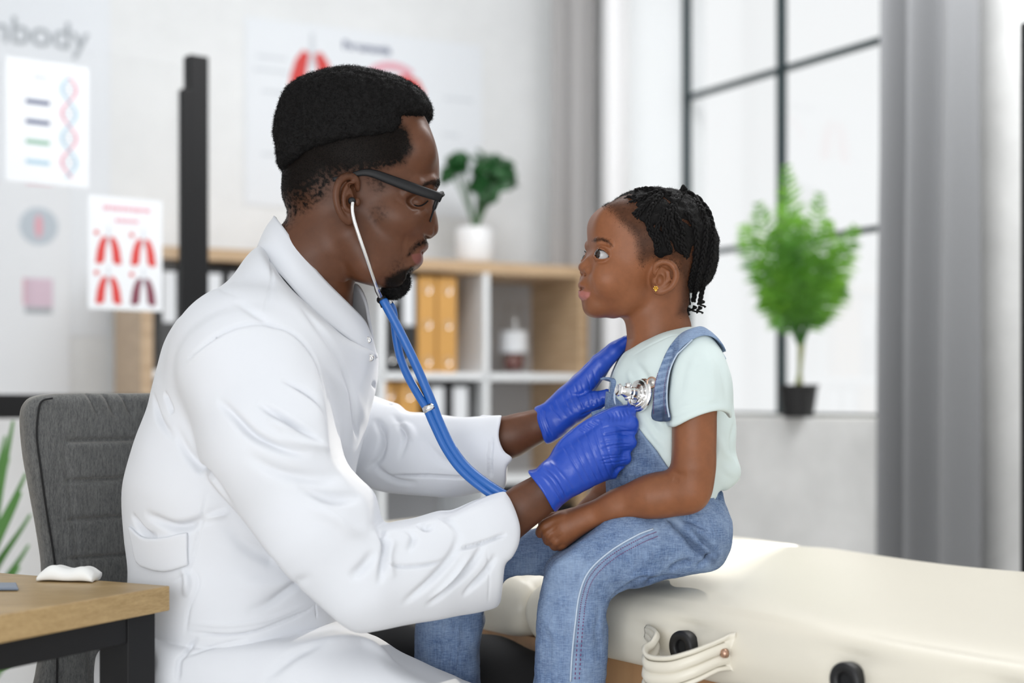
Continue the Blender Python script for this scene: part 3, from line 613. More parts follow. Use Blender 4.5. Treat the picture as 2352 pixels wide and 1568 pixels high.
Z2 = fuzz(Vh, Fh, 42000, 5.5, .8, wt ** 2 + 1e-9, 1.6, .4, 4)
# goatee, moustache, brow hairs
gb = Field(q(870, 710, 0) + [0, -60, 0], q(960, 600, 0) + [0, 60, 0], 2.0)
gb.ell(q(914, 652), (27, 42, 34), 8, rotu(20)); gb.ell(q(898, 662), (24, 36, 24), 10); gb.extr(outline([(938, 622), (944, 634), (944, 655), (934, 672), (912, 688), (896, 690), (876, 676), (882, 655), (905, 632), (925, 620)]), 8)
Vg, Fg = gb.mesh(1); Vg = Vg + vnormals(Vg, Fg) * (fnoise(Vg, .12, 0, 2) * 3)[:, None]
Z3 = fuzz(Vg, Fg, 5000, 10, .9, None, 1.2, .2, 5)
wt = must + chinb * .6 + side * .25 + jaw * .25 + brow * 2
Z4 = fuzz(Vh, Fh, 6500, 4.5, .8, wt * (Vh[:, 1] < 60) + 1e-9, .8, .6, 6)
doctor_head_parts = dict(hair=join_np([(Vb, Fb), Z1, Z2]), beard=join_np([(Vg, Fg), Z3, Z4]))
# ================================================================ glasses, worn on the head (own thing)
def rim_pts(s_):                                   # rounded trapezoid lens outline in its own plane: forward depth u, height v, side w
    c = [(1014, 446, 12), (1016, 443, 40), (1013, 444, 66), (1007, 449, 84), (1001, 466, 86), (994, 488, 78), (989, 504, 60), (989, 508, 42), (992, 500, 24), (1000, 478, 12), (1009, 458, 8)]
    return [q(u, v, w * s_) for u, v, w in cat(c, 4, True)]
def make_glasses():
    root = empty('glasses', tuple(to_world([q(1005, 470)])[0]), 'black half-rim glasses resting on the ear and nose of the person in the white coat', 'glasses')
    for s_ in (-1, 1):
        R = rim_pts(s_); n = len(R)
        r = [4.4 if (i < n * .42 or i > n * .93) else 2.3 for i in range(n)]
        part('rim', tube_np(R + [R[0]], r + [r[0]], 8, False), M['frame'], root, True, True)
        c = np.mean(R, 0); V = [c + (p_ - c) * .97 for p_ in R] + [c + (p_ - c) * .97 + np.array([2.0, 0, .3]) for p_ in R]
        part('lens', (V, [tuple(range(n)), tuple(range(2 * n - 1, n - 1, -1))] + [(i, i + n, (i + 1) % n + n, (i + 1) % n) for i in range(n)]), M['lens'], root, True)
        T = cat([q(1013, 454, 88 * s_), q(996, 448, 96 * s_), q(960, 436, 103 * s_), q(900, 414, 112 * s_), q(862, 400, 118 * s_), q(836, 396, 120 * s_), q(808, 402, 122 * s_), q(785, 408, 121 * s_), q(764, 412, 118 * s_)], 4)
        part('temple', tube_np(T, list(np.interp(np.linspace(0, 1, len(T)), [0, .1, .3, .55, .75, 1], [11, 11, 12, 9, 5.5, 5])), 10, True, (0, 1, 0), .42), M['frame'], root, True, True)
    part('bridge', tube_np(cat([q(1014, 450, -14), q(1018, 447, 0), q(1014, 450, 14)], 4), 4, 8), M['frame'], root, True, True)
    return root
# ================================================================ the doctor: coat, arms, hands, trousers
def pw(pts, n=4): return [(p[0], p[1]) for p in cat([q(*p)[[0, 2]] for p in pts], n, True)]
H_ = 3.4; lo_ = np.array([-1010, -470, -760.]); hi_ = np.array([60, 330, 400.])
T = Field(lo_, hi_, H_)
T.tube([q(760, 690), q(620, 880), q(545, 1130), q(540, 1420)], [150, 245, 250, 250], 40, flat=(0, 1, 0), fs=1.12)
for s_ in (-1, 1): T.ell(q(590, 810, 185 * s_), (175, 150, 150), 60)
T.ell(q(660, 660, 0), (110, 190, 110), 50, rotu(40))
T.extr(pw([(612, 572, 0), (592, 566, -20), (562, 584, -20), (500, 636, -30), (440, 697, -30), (395, 755, -40), (362, 812, -40), (349, 860, -40), (341, 930, -40), (322, 1000, -40), (300, 1080, -40), (287, 1158, -40),
             (300, 1222, -40), (318, 1300, -40), (316, 1380, -40), (330, 1450, -40), (400, 1462, -60), (830, 1440, -60), (800, 1300, 0), (812, 1150, 0), (822, 1060, 0), (838, 980, 0), (858, 905, 0), (868, 850, 0),
             (868, 812, 0), (850, 800, 0), (795, 772, -60), (722, 712, -90), (660, 645, -90)]), 18)
A = Field(lo_, hi_, H_)
A.tube([q(575, 850, -215), q(640, 1030, -285), q(735, 1210, -300), q(835, 1330, -285)], [160, 150, 135, 122], 50)
A.tube([q(835, 1320, -285), q(960, 1300, -240), q(1080, 1265, -180), q(1185, 1235, -130)], [122, 118, 122, 112], 50)
A.extr(pw([(440, 775, -230), (560, 712, -240), (665, 722, -240), (728, 800, -240), (748, 880, -250), (762, 960, -260), (782, 1050, -280), (820, 1100, -280), (858, 1142, -285), (872, 1205, -270), (910, 1203, -240), (950, 1196, -220), (1000, 1180, -200), (1036, 1176, -190),
             (1090, 1152, -170), (1150, 1130, -140), (1166, 1133, -130), (1186, 1165, -130), (1196, 1200, -130), (1191, 1235, -130), (1176, 1262, -130), (1160, 1280, -130), (1154, 1330, -130), (1147, 1380, -130), (1130, 1390, -140), (1040, 1402, -170), (950, 1417, -230),
             (880, 1432, -280), (825, 1438, -285), (775, 1402, -290), (700, 1333, -300), (600, 1222, -300), (500, 1117, -290), (437, 1040, -280), (398, 965, -250), (396, 870, -230)]), 13)
A.tube([q(1150, 1215, -128), q(1300, 1150, -120)], [66, 78], 6, 'sub')
L = Field(lo_, hi_, H_)
L.tube([q(660, 850, 190), q(760, 990, 230), q(860, 1040, 215)], [130, 115, 105], 40)
L.tube([q(860, 1030, 215), q(1000, 1045, 150), q(1160, 1030, 95)], [112, 105, 98], 40)
L.extr(pw([(600, 760, 190), (790, 800, 200), (868, 868, 210), (905, 900, 200), (928, 944, 190), (980, 950, 160), (1060, 955, 130), (1146, 952, 95), (1152, 960, 95), (1148, 1000, 95), (1158, 1032, 95), (1176, 1050, 95), (1165, 1068, 95), (1162, 1112, 95), (1138, 1148, 100),
             (1060, 1146, 130), (960, 1132, 180), (870, 1122, 210), (800, 1080, 220), (700, 1020, 220), (600, 900, 200)]), 11)
L.tube([q(1120, 1010, 95), q(1290, 990, 80)], [56, 64], 6, 'sub')
S = Field(lo_, hi_, H_)
S.tube([q(420, 1540, -110), q(700, 1560, -150), q(1100, 1680, -170)], [165, 140, 120], 40, flat=(0, 1, 0), fs=1.25)
S.tube([q(460, 1530, 110), q(700, 1540, 100), q(860, 1570, 80)], [150, 120, 90], 40)
S.tube([q(330, 1500, -60), q(290, 1660, -60)], [90, 80], 40, flat=(0, 1, 0), fs=2.2)
S.extr(pw([(330, 1430, -100), (430, 1450, -120), (560, 1452, -120), (700, 1440, -120), (790, 1432, -120), (838, 1448, -130), (868, 1452, -130), (890, 1480, -140), (915, 1508, -150), (980, 1540, -150), (1060, 1580, -160), (1130, 1660, -160), (230, 1690, -60), (262, 1600, -60), (246, 1530, -60), (240, 1482, -60), (256, 1470, -60)]), 18)
T.v = np.minimum(T.v, S.v + 1.5)
for Fd, k in ((A, 14), (L, 14)):
    hh = np.clip(.5 + .5 * (T.v - Fd.v) / k, 0, 1); T.v = T.v + (Fd.v - T.v) * hh - k * hh * (1 - hh)
T.tube([q(705, 640), q(820, 470)], [96, 80], 10, 'sub', flat=(0, 1, 0), fs=.9)         # neck hole
Vt, Ft = T.mesh(2); snapT = Snap(Vt, Ft)
CF = [([(430, 825), (480, 785), (540, 752), (600, 742), (660, 758), (705, 800), (735, 860), (745, 930)], -3.5, 7), ([(424, 840), (478, 798), (540, 764), (600, 756)], 2.5, 7),
      ([(588, 925), (640, 955), (690, 985), (742, 1018)], -9, 10, .5), ([(496, 915), (530, 950), (580, 1000), (640, 1030), (715, 1048)], -9, 11, .5), ([(640, 870), (690, 895), (730, 925), (748, 958)], -7, 9, .4),
      ([(640, 1000), (700, 1020), (760, 1030)], 5, 12), ([(610, 960), (680, 1000)], 4, 12), ([(560, 1040), (640, 1085), (730, 1100), (790, 1090)], -6, 16, .3), ([(680, 1120), (760, 1145), (835, 1142)], -7, 13, .5), ([(700, 1160), (770, 1190), (810, 1220), (850, 1225)], 5, 18),
      ([(872, 1215), (885, 1250), (878, 1300), (868, 1345)], -9, 9, .5), ([(862, 1262), (835, 1300), (800, 1330)], -6, 12), ([(905, 1235), (890, 1280), (905, 1330)], 5, 10), ([(930, 1215), (948, 1235), (935, 1270)], -5, 8),
      ([(1055, 1215), (1040, 1270), (990, 1330), (920, 1390)], -7, 10, .5), ([(1115, 1235), (1080, 1300), (1020, 1360), (975, 1395)], -8, 9, .6), ([(1140, 1270), (1110, 1320), (1060, 1370)], -7, 8, .5), ([(1085, 1270), (1040, 1330), (985, 1380)], 5, 9),
      ([(885, 1298), (940, 1302), (1000, 1294), (1026, 1284)], -4, 4, .6), ([(1050, 1262), (1100, 1250), (1165, 1226)], -5, 4, .6), ([(1118, 1260), (1124, 1320), (1120, 1385)], -2, 3), ([(960, 1200), (980, 1212), (1000, 1200)], -6, 8), ([(1010, 1182), (1040, 1205), (1060, 1240)], -4, 8),
      ([(300, 1180), (330, 1225), (360, 1235)], -7, 9), ([(330, 1180), (400, 1212), (460, 1200), (520, 1165)], -9, 12, .5), ([(440, 1215), (480, 1190), (530, 1180)], 5, 9), ([(398, 975), (430, 1040), (480, 1095), (540, 1170)], -8, 12), ([(350, 900), (365, 960), (400, 1010)], -5, 9), ([(375, 900), (395, 950)], -4, 7),
      ([(390, 1340), (430, 1310), (452, 1240), (462, 1190), (478, 1120)], -2.5, 4), ([(440, 1300), (455, 1340), (435, 1400), (425, 1460)], -3, 5), ([(415, 1305), (430, 1330), (425, 1370)], 6, 9), ([(500, 1180), (560, 1250), (640, 1290)], -6, 20), ([(520, 1320), (600, 1350), (690, 1330)], 5, 24),
      ([(560, 1405), (620, 1385), (680, 1340), (720, 1320)], -9, 13, .4), ([(430, 1452), (520, 1458), (600, 1446), (700, 1405), (722, 1385)], -3.5, 4, .6), ([(722, 1385), (726, 1420)], -3, 3), ([(430, 1430), (520, 1436), (620, 1422), (705, 1385)], 2.5, 5),
      ([(420, 1510), (500, 1482), (570, 1466)], -3, 5), ([(405, 1568), (410, 1520), (425, 1500), (455, 1460)], -4, 6), ([(700, 1490), (780, 1470), (850, 1478), (920, 1530)], 6, 22), ([(330, 1470), (345, 1520), (335, 1568)], -6, 10), ([(600, 1568), (680, 1500), (760, 1470)], -5, 14),
      ([(640, 790), (720, 830), (800, 900), (850, 980)], 3, 22), ([(770, 800), (800, 880), (815, 960), (822, 1010)], -5, 12), ([(690, 700), (760, 790), (790, 850)], -4, 14), ([(540, 690), (600, 730), (650, 760)], -4, 12), ([(620, 580), (625, 640), (600, 735)], -2.2, 4), ([(500, 662), (560, 690)], -3, 10),
      ([(855, 880), (880, 900), (900, 935)], -5, 7), ([(860, 960), (880, 1000), (870, 1050), (840, 1080)], -9, 11), ([(900, 950), (930, 1000), (915, 1060)], -5, 10), ([(905, 970), (940, 985), (955, 1020)], 5, 9), ([(960, 1000), (1020, 1060), (1080, 1070)], -4, 14), ([(890, 1092), (980, 1094), (1060, 1098), (1125, 1100)], -5, 4, .6), ([(1128, 1000), (1124, 1060), (1126, 1100)], -4, 4, .6), ([(850, 1060), (900, 1100), (960, 1110)], -5, 10)]
CF = [(f_[0], f_[1] * (2.1 if abs(f_[1]) > 3.4 else 1.3), f_[2] * .82, (f_[3] if len(f_) > 3 else .35)) for f_ in CF]
Vt = folds(Vt, Ft, CF, snapT); Vt = Vt + vnormals(Vt, Ft) * (fnoise(Vt, .006, 2, 2) * 5)[:, None]
TORSO = T
# collar: a standing band round the neck, open at the front
top = [(852, 766, -6), (838, 735, -40), (800, 695, -72), (745, 640, -92), (690, 575, -92), (650, 520, -62), (630, 496, -10), (638, 506, 40), (690, 565, 84), (750, 615, 92), (798, 645, 82), (825, 655, 62), (843, 690, 34), (850, 730, 16)]
bot = [(868, 812, -20), (845, 796, -72), (790, 758, -112), (720, 702, -132), (655, 632, -128), (604, 578, -80), (590, 556, -10), (604, 572, 60), (655, 630, 110), (720, 690, 122), (770, 720, 110), (810, 750, 90), (845, 770, 50), (862, 800, 18)]
tc, bc = cat([q(*p) for p in top], 5), cat([q(*p) for p in bot], 5)
mid = [(a + b) / 2 + np.array([0, np.sign((a + b)[1]) * 5, 2]) for a, b in zip(tc, bc)]
rows = [r for r in cat([np.array(bc) + [0, 0, -10], np.array(mid), np.array(tc)], 5)]
COLLAR = loft_np(rows, -7)
def snap_button(c, r, nrm, parent, name='snap_button'):
    prof = [(0.01, 0), (r * .45, 0), (r * .5, 2), (r * .7, 2.2), (r * .8, .6), (r, .8), (r, -1.5)]
    return part(name, lathe_np(prof, c, nrm, 18), M['chrome'], parent, True, True)
# hands in gloves
def glove_near():
    g = Field(q(1195, 1200, -150) + [0, -90, 0], q(1490, 900, -60) + [0, 90, 0], 2.0)
    W0 = q(1258, 1120, -138)
    for (c, r) in (((1395, 982, -135), 27), ((1402, 1016, -142), 28), ((1396, 1050, -136), 27), ((1380, 1082, -122), 24)): g.tube([W0, q(*c)], [36, r], 22)
    g.ell(q(1320, 1060, -118), (70, 40, 52), 20, rotu(-38))
    for pts, r in (([(1395, 982, -135), (1450, 972, -128), (1461, 964, -92), (1440, 948, -78)], [25, 21, 18, 15]), ([(1402, 1016, -140), (1452, 1010, -124), (1455, 1008, -84), (1425, 1000, -68)], [25, 21, 18, 15]),
                   ([(1396, 1050, -134), (1445, 1046, -116), (1444, 1044, -80), (1415, 1030, -66)], [24, 20, 17, 15]), ([(1380, 1082, -120), (1422, 1080, -104), (1420, 1072, -76), (1395, 1060, -64)], [22, 18, 15, 13])):
        g.tube([q(*p) for p in pts], r, 5, ik=8)
    g.tube([q(1300, 1030, -112), q(1365, 968, -122), q(1418, 948, -124), q(1452, 942, -116)], [30, 25, 21, 17], 9)
    g.tube([q(1226, 1138, -142), q(1256, 1112, -138)], [62, 54], 10)
    g.extr(outline([(1213, 1083), (1232, 1077), (1262, 1043), (1290, 1009), (1330, 975), (1381, 945), (1420, 931), (1450, 928), (1463, 938), (1462, 955), (1467, 966), (1468, 988), (1459, 1001), (1463, 1015), (1459, 1030), (1449, 1040), (1451, 1056), (1440, 1072), (1426, 1084), (1415, 1106), (1398, 1126),
                    (1350, 1150), (1310, 1166), (1282, 1178), (1270, 1168), (1254, 1140), (1236, 1112)], -138, 3), 5)
    V, Fc = g.mesh(1); sn = Snap(V, Fc)
    cr = [([(1290 + i * 17, 1020 - i * 12), (1315 + i * 16, 1060 - i * 6), (1345 + i * 14, 1110 - i * 4), (1365 + i * 10, 1140 - i * 8)], -1.6, 2.6) for i in range(6)]
    cr += [([(1235, 1085), (1262, 1110), (1290, 1160)], 1.8, 3), ([(1250, 1070), (1280, 1100), (1310, 1155)], -1.8, 3), ([(1262, 1058), (1300, 1100), (1330, 1150)], 1.5, 3), ([(1244, 1080), (1272, 1108), (1300, 1160)], -1.5, 2.5)]
    cr += [([(1385 + dx, 1000 + dy), (1420 + dx, 992 + dy), (1455 + dx, 990 + dy)], -2.4, 2.6) for dx, dy in ((0, 0), (-5, 30), (-10, 60))]
    cr += [([(1376, 985 + 16 * i), (1410, 978 + 17 * i), (1445, 985 + 14 * i)], -1.7, 2.4) for i in range(6)] + [([(1395 + 9 * i, 945 - i), (1402 + 9 * i, 958), (1398 + 9 * i, 970)], -1.5, 2.2) for i in range(6)] + [([(1330 + 10 * i, 985 - 6 * i), (1345 + 10 * i, 992 - 6 * i)], 1.8, 3) for i in range(5)]
    V = folds(V, Fc, [(a, b * 1.05, max(1.8, c * .8)) for a, b, c in cr], sn); V = V + vnormals(V, Fc) * (fnoise(V, .03, 1, 2) * 1.4)[:, None]; return V, Fc
def glove_far():
    g = Field(q(1205, 1050, 0) + [0, -40, 0], q(1480, 740, 0) + [0, 200, 0], 2.0)
    for dw, e, dv in ((50, (1438, 785), 0), (78, (1446, 782), -4), (104, (1440, 790), 0), (126, (1425, 808), 8)):
        g.tube([q(1262, 975, 88), q(1335, 888 + dv, dw)], [42, 27], 20)
        g.tube([q(1335, 888 + dv, dw), q(1378, 838 + dv, dw - 4), q(1412, 806 + dv, dw - 2), q(*e, dw)], [27, 22, 19, 15], 6)
    g.tube([q(1285, 965, 60), q(1325, 940, 38), q(1362, 922, 24), q(1396, 909, 16)], [34, 26, 21, 17], 12)
    g.tube([q(1242, 985, 92), q(1262, 970, 90)], [50, 46], 12)
    g.extr(outline([(1228, 934), (1250, 926), (1290, 882), (1330, 838), (1370, 804), (1410, 781), (1438, 768), (1448, 776), (1442, 797), (1422, 824), (1404, 850), (1392, 876), (1392, 890), (1408, 898), (1409, 914), (1396, 924), (1385, 945), (1345, 972), (1300, 998), (1262, 1019), (1250, 1012), (1240, 985), (1231, 956)], 60, 3), 5)
    V, Fc = g.mesh(1)
    cr = [([(1262 + 14 * i, 925 - 12 * i), (1272 + 14 * i, 945 - 9 * i), (1290 + 13 * i, 965 - 6 * i)], -1.6, 3) for i in range(9)] + [([(1335 + 12 * i, 925 - 3 * i), (1340 + 12 * i, 938 - 3 * i)], -1.8, 2.6) for i in range(5)] + [([(1246, 935), (1255, 970), (1270, 1005)], -2, 3), ([(1236, 940), (1246, 975), (1260, 1010)], 1.8, 3), ([(1300, 905), (1340, 905), (1385, 880)], -2, 5), ([(1330, 955), (1370, 940), (1396, 926)], -2.5, 4)]
    V = folds(V, Fc, [(a, b, max(1.9, c * .8)) for a, b, c in cr]); V = V + vnormals(V, Fc) * (fnoise(V, .03, 1, 2) * 1.2)[:, None]; return V, Fc
GN, GF = glove_near(), glove_far()
# arms and trunk under the coat belong to the same body mesh as the head
b = Field(lo_ + [200, 60, 0], hi_ + [0, 0, 0], 5.0)
b.tube([q(740, 620), q(620, 880), q(545, 1130), q(540, 1420)], [80, 190, 190, 190], 40)
for s_, P4 in ((-1, [(600, 840, -200), (800, 1290, -275), (1150, 1210, -132), (1258, 1122, -138)]), (1, [(650, 850, 180), (860, 1020, 215), (1130, 1010, 100), (1255, 972, 90)])):
    b.tube([q(*p) for p in P4], [70, 40, 36, 40], 25)
BODY = b.mesh(1)
# near wrist and far wrist at finer grain, shaped to the photo
wr = Field(q(1090, 1270, -132) + [0, -90, 0], q(1300, 1040, -132) + [0, 90, 0], 2.5)
wr.tube([q(1120, 1225, -130), q(1200, 1165, -134), q(1262, 1118, -138)], [62, 55, 50], 20, flat=(0, 1, 0), fs=.85)
wr.extr(outline([(1100, 1180), (1162, 1128), (1216, 1096), (1245, 1085), (1290, 1150), (1275, 1172), (1250, 1190), (1222, 1212), (1196, 1236), (1130, 1290)], -134, 3), 14)
wf = Field(q(1090, 1100, 92) + [0, -90, 0], q(1300, 880, 92) + [0, 90, 0], 2.5)
wf.tube([q(1110, 1015, 100), q(1180, 998, 95), q(1262, 968, 90)], [58, 54, 46], 20)
wf.extr(outline([(1080, 960), (1146, 957), (1190, 947), (1235, 938), (1262, 940), (1270, 990), (1250, 1015), (1215, 1036), (1185, 1053), (1160, 1062), (1090, 1070)], 90, 3), 14)
WRN, WRF = wr.mesh(1), wf.mesh(1)
pt = Field(q(600, 1720, 0) + [0, -330, 0], q(1420, 1360, 0) + [0, 400, 0], 6.0)
pt.tube([q(640, 1530, 130), q(900, 1502, 225), q(1130, 1545, 270), q(1400, 1640, 270)], [90, 88, 86, 85], 30)
pt.tube([q(600, 1590, -110), q(960, 1690, -140), q(1150, 1740, -150)], [90, 70, 66], 30)
PANTS = pt.mesh(1)
def make_doctor():
    V, Fc = join_np([DOC_HEAD, BODY, WRN, WRF]); n = len(V); nh = len(DOC_HEAD[0])
    V[:nh] = Vh
    at = {k_: np.concatenate([a, np.zeros(n - nh)]) for k_, a in DOCTOR_HEAD_ATTR.items()}
    o = body_mesh('person', (V, Fc), M['skin_man'], None, at)
    tag(o, 'seated person in a long white coat and black glasses, leaning forward with a stethoscope', 'person')
    hr = body_mesh('hair', doctor_head_parts['hair'], M['hair'], o); body_mesh('beard', doctor_head_parts['beard'], M['hair'], o)
    c = body_mesh('coat', (Vt, Ft), M['coat'], o); tag(c, 'white coat with rolled folds and a back half belt')
    body_mesh('collar', COLLAR, M['coat'], c)
    for (bu, bv, br) in ((850, 822, 8.5), (846, 781, 7.5)):
        bp = Snap(*join_np([(Vt, Ft), COLLAR])).pt(bu, bv) if bpy is not None else None
        if bp is not None: snap_button(bp + np.array([0, -1.5, 0]), br, (.25, -.95, .05), c)
    bt = TORSO.copy(); bt.v = np.maximum(bt.v - 7, -(bt.v + 6))
    bt.extr(outline([(290, 1208), (320, 1224), (348, 1232), (400, 1226), (452, 1214), (458, 1245), (461, 1280), (430, 1296), (390, 1306), (345, 1302), (312, 1290), (300, 1250)], -200, 2), 5, whi=0)
    lo = ((q(270, 1330, -200) - bt.lo) / bt.h).astype(int); bt.v = bt.v[:98, :, lo[2]:lo[2] + 75].copy(); bt.lo = bt.lo + np.array([0, 0, lo[2]]) * bt.h; bt.n = np.array(bt.v.shape)
    body_mesh('half_belt', bt.mesh(1), M['coat'], c)
    g1 = body_mesh('glove', GN, M['glove'], o); g2 = body_mesh('glove', GF, M['glove'], o)
    body_mesh('trousers', PANTS, M['black_cloth'], o)
    ey = []; ll_ = snapH.line([(983, 461), (978, 466), (970, 471), (960, 473), (950, 470)], 5)
    if len(ll_) > 3: body_mesh('eyelashes', tube_np([a_ + np.array([0, -.5, 0]) for a_ in ll_], [1.5] * (len(ll_) - 2) + [.9, .5], 6), M['hair'], o)
    for s_ in (-1, 1): ey.append(lathe_np([(15 * math.sin(a), -15 * math.cos(a)) for a in np.linspace(.02, 3.12, 12)], q(962, 467, 50 * s_), (0, 1, 0), 16))
    for s_, e_ in zip((-1, 1), ey):
        e_ = body_mesh('eye', e_, M['eye_white'], o); d_ = np.array([.66, .70 * s_, -.20]); body_mesh('iris', lathe_np([(.01, 15.4), (5, 14.8), (8, 13)], q(962, 467, 50 * s_), d_, 16, False), M['iris'], e_)
    return o
M['black_cloth'] = mat('black_cloth', (.008, .008, .009), .9)
# ================================================================ the child: head (modelled in profile, then turned a little to the lens)
TH = math.radians(12); GC = q(1505, 600)[0]
def gh(u, v, w=0.0): k_ = 1 + (w * math.cos(TH) + (u - CX - GC) * math.sin(TH) * (1 if w else 0)) / F; x = (u - CX) * k_; return np.array([GC + (x - GC + w * math.sin(TH)) / math.cos(TH), w, (HY - v) * k_])
def turn(V):
    V = np.asarray(V, float).copy(); x, y = V[:, 0] - GC, V[:, 1].copy(); V[:, 0] = GC + x * math.cos(TH) - y * math.sin(TH); V[:, 1] = x * math.sin(TH) + y * math.cos(TH); return V
def gpoly(pts, n=4): return [(p[0], p[1]) for p in cat([gh(u, v)[[0, 2]] for u, v in pts], n, True)]
GPROF = [(1396, 470), (1374, 486), (1359, 507), (1352.5, 533), (1353, 560), (1355, 578), (1351, 588), (1343, 596), (1336, 602), (1328, 609), (1325, 616), (1327, 626), (1333, 634), (1333, 640), (1327, 648), (1325, 655), (1328, 661),
         (1335, 666), (1326, 669), (1323, 676), (1325, 684), (1335, 692), (1336, 703), (1340, 718), (1352, 730), (1380, 737), (1406, 735), (1428, 729), (1440, 742), (1446, 780), (1436, 850), (1640, 850), (1592, 754), (1577, 734), (1566, 712),
         (1590, 690), (1620, 640), (1634, 590), (1636, 545), (1628, 510), (1608, 474), (1570, 446), (1510, 440), (1450, 444)]
f = Field(gh(1290, 860) + [0, -150, 0], gh(1680, 410) + [0, 150, 0], 1.8)
f.ell(gh(1505, 552), (140, 114, 118), 8); f.ell(gh(1420, 522), (74, 84, 66), 26); f.ell(gh(1425, 618), (84, 86, 98), 30); f.ell(gh(1425, 682), (76, 70, 52), 26)
f.ell(gh(1366, 704), (30, 36, 28), 18); f.ell(gh(1362, 664), (36, 42, 36), 18)
f.tube([gh(1512, 640), gh(1512, 740), gh(1515, 850)], [72, 70, 84], 22, flat=(0, 1, 0), fs=.95)
def gs(s_):
    def p(u, v, w): a = gh(u, v, -abs(w)); a[1] *= -s_; return a          # same place on both sides of the face
    f.ell(p(1402, 640, 52), (44, 34, 42), 20)
    f.ell(p(1376, 585, 82), (26, 20, 14), 12, None, 'sub')
    f.tube([p(1362, 562, 22), p(1374, 556, 46), p(1398, 560, 68)], [8, 8, 6], 10)
    f.ell(p(1383, 586, 54), (21, 22, 19), 4)
    f.tube([p(1367, 577, 58), p(1376, 571.5, 72), p(1387, 575, 76), p(1399, 587, 76)], [2, 2.4, 2.4, 1.5], 2)
    f.ell(p(1358, 621, 20), (16, 11, 12), 6); f.ell(p(1347, 630, 13), (7, 6, 4.5), 3, None, 'sub'); f.tube([p(1370, 612, 32), p(1373, 626, 34)], 2.5, 5, 'sub')
    if s_ < 0 or True:
        pol = [(a[0], a[2]) for a in cat([p(u, v, 62) for u, v in ((1368, 590), (1369.5, 580), (1376, 575.5), (1385, 579), (1396.5, 589.5), (1388, 594.5), (1377, 595.5))], 3, True)]
        f.extr(pol, 1.5, 0, 'sub', *((None, -48) if s_ < 0 else (48, None))) if False else f.op_poly(pol, s_)
def op_poly(s, pol, s_):
    lo = np.array([min(a[0] for a in pol) - 8, -110 if s_ < 0 else 50, min(a[1] for a in pol) - 8]); hi = np.array([max(a[0] for a in pol) + 8, -50 if s_ < 0 else 110, max(a[1] for a in pol) + 8])
    sl, g = s.blk(lo, hi); d = poly_sdf(pol, g[0][:, 0, 0], g[2][0, 0, :])[:, None, :]; s.op(np.broadcast_to(d, s.v[sl].shape), sl, 1.2, 'sub')
Field.op_poly = op_poly
for s_ in (-1, 1): gs(s_)
f.tube([gh(1372, 578), gh(1352, 598), gh(1344, 612)], [12, 12, 12], 12); f.ell(gh(1343, 616), (17, 18, 14), 7)
f.tube([gh(1360, 669, -34), gh(1348, 661, -22), gh(1338, 655, -8), gh(1336, 656, 0), gh(1338, 655, 8), gh(1352, 661, 22), gh(1366, 669, 34)], [3, 6, 9, 9, 9, 6, 3], 4)
f.tube([gh(1360, 673, -33), gh(1350, 679, -22), gh(1340, 679, -8), gh(1338, 679, 0), gh(1340, 679, 8), gh(1352, 679, 22), gh(1366, 673, 33)], [3, 8, 10, 10, 10, 8, 3], 4)
f.tube([gh(1352, 670, -28), gh(1346, 669, -22), gh(1334, 666, -6), gh(1331, 666, 0), gh(1334, 666, 8), gh(1348, 669, 22), gh(1354, 670, 28)], [1.5, 1.8, 2.6, 2.8, 2.6, 1.8, 1.5], 2.5, 'sub')
f.extr(gpoly(GPROF), 6)
def gear(s_):
    def p(u, v, w): a = gh(u, v, -w); a[1] *= -s_; return a
    f.tube([p(1512, 640, 92), p(1516, 636, 110)], [28, 22], 12, flat=(1, 0, 0), fs=.6)
    P8 = [p(*a) for a in cat([(1502, 628, 110), (1506, 610, 116), (1522, 602, 124), (1541, 607, 132), (1552, 625, 135), (1550, 645, 132), (1538, 662, 126), (1518, 671, 116), (1508, 668, 110)], 4)]
    f.tube(P8, np.interp(np.linspace(0, 1, len(P8)), [0, .15, .5, .8, 1], [3.5, 5.5, 6, 6, 7]), 4)
    f.ell(p(1526, 638, 120), (20, 6, 30), 4, rotu(20)); f.ell(p(1514, 645, 128), (10, 11, 13), 4, None, 'sub'); f.tube([p(1520, 618, 122), p(1534, 626, 126), p(1536, 642, 127), p(1526, 655, 122)], 4, 3)
    f.ell(p(1502, 646, 112), (6, 8, 9), 4); f.ell(p(1508, 664, 110), (11, 8, 10), 4)
for s_ in (-1, 1): gear(s_)
Vk, Fk = f.mesh(1)
Vkt = turn(Vk); snk = Snap(Vkt, Fk)
Vkt = folds(Vkt, Fk, [([(1358, 640), (1362, 652), (1362, 668)], -.9, 6), ([(1372, 600), (1385, 603), (1396, 600)], -.9, 4), ([(1368, 571), (1380, 565), (1394, 572), (1404, 584)], -1.2, 2.5)], snk)
uu, vv = uv_of(Vkt)
HR = [(1380, 458), (1396, 476), (1418, 498), (1430, 512), (1446, 524), (1462, 545), (1467, 570), (1468, 596), (1476, 606), (1488, 598), (1500, 592), (1530, 590), (1556, 602), (1566, 640), (1562, 690), (1556, 722), (1620, 740), (1680, 640), (1680, 480), (1600, 420), (1480, 410), (1400, 430)]
hm = poly_mask(uu, vv, HR, 13); kn = fnoise(Vkt, .12, 9, 2)
brw = poly_mask(uu, vv, [(1361, 553), (1368, 547), (1384, 546), (1398, 552), (1408, 566), (1396, 558), (1382, 553), (1366, 556)], 3) * .75
lash = poly_mask(uu, vv, [(1366, 586), (1368, 577), (1377, 571.5), (1388, 576), (1400, 590), (1396, 591), (1386, 580), (1377, 576), (1370, 580)], 1.2)
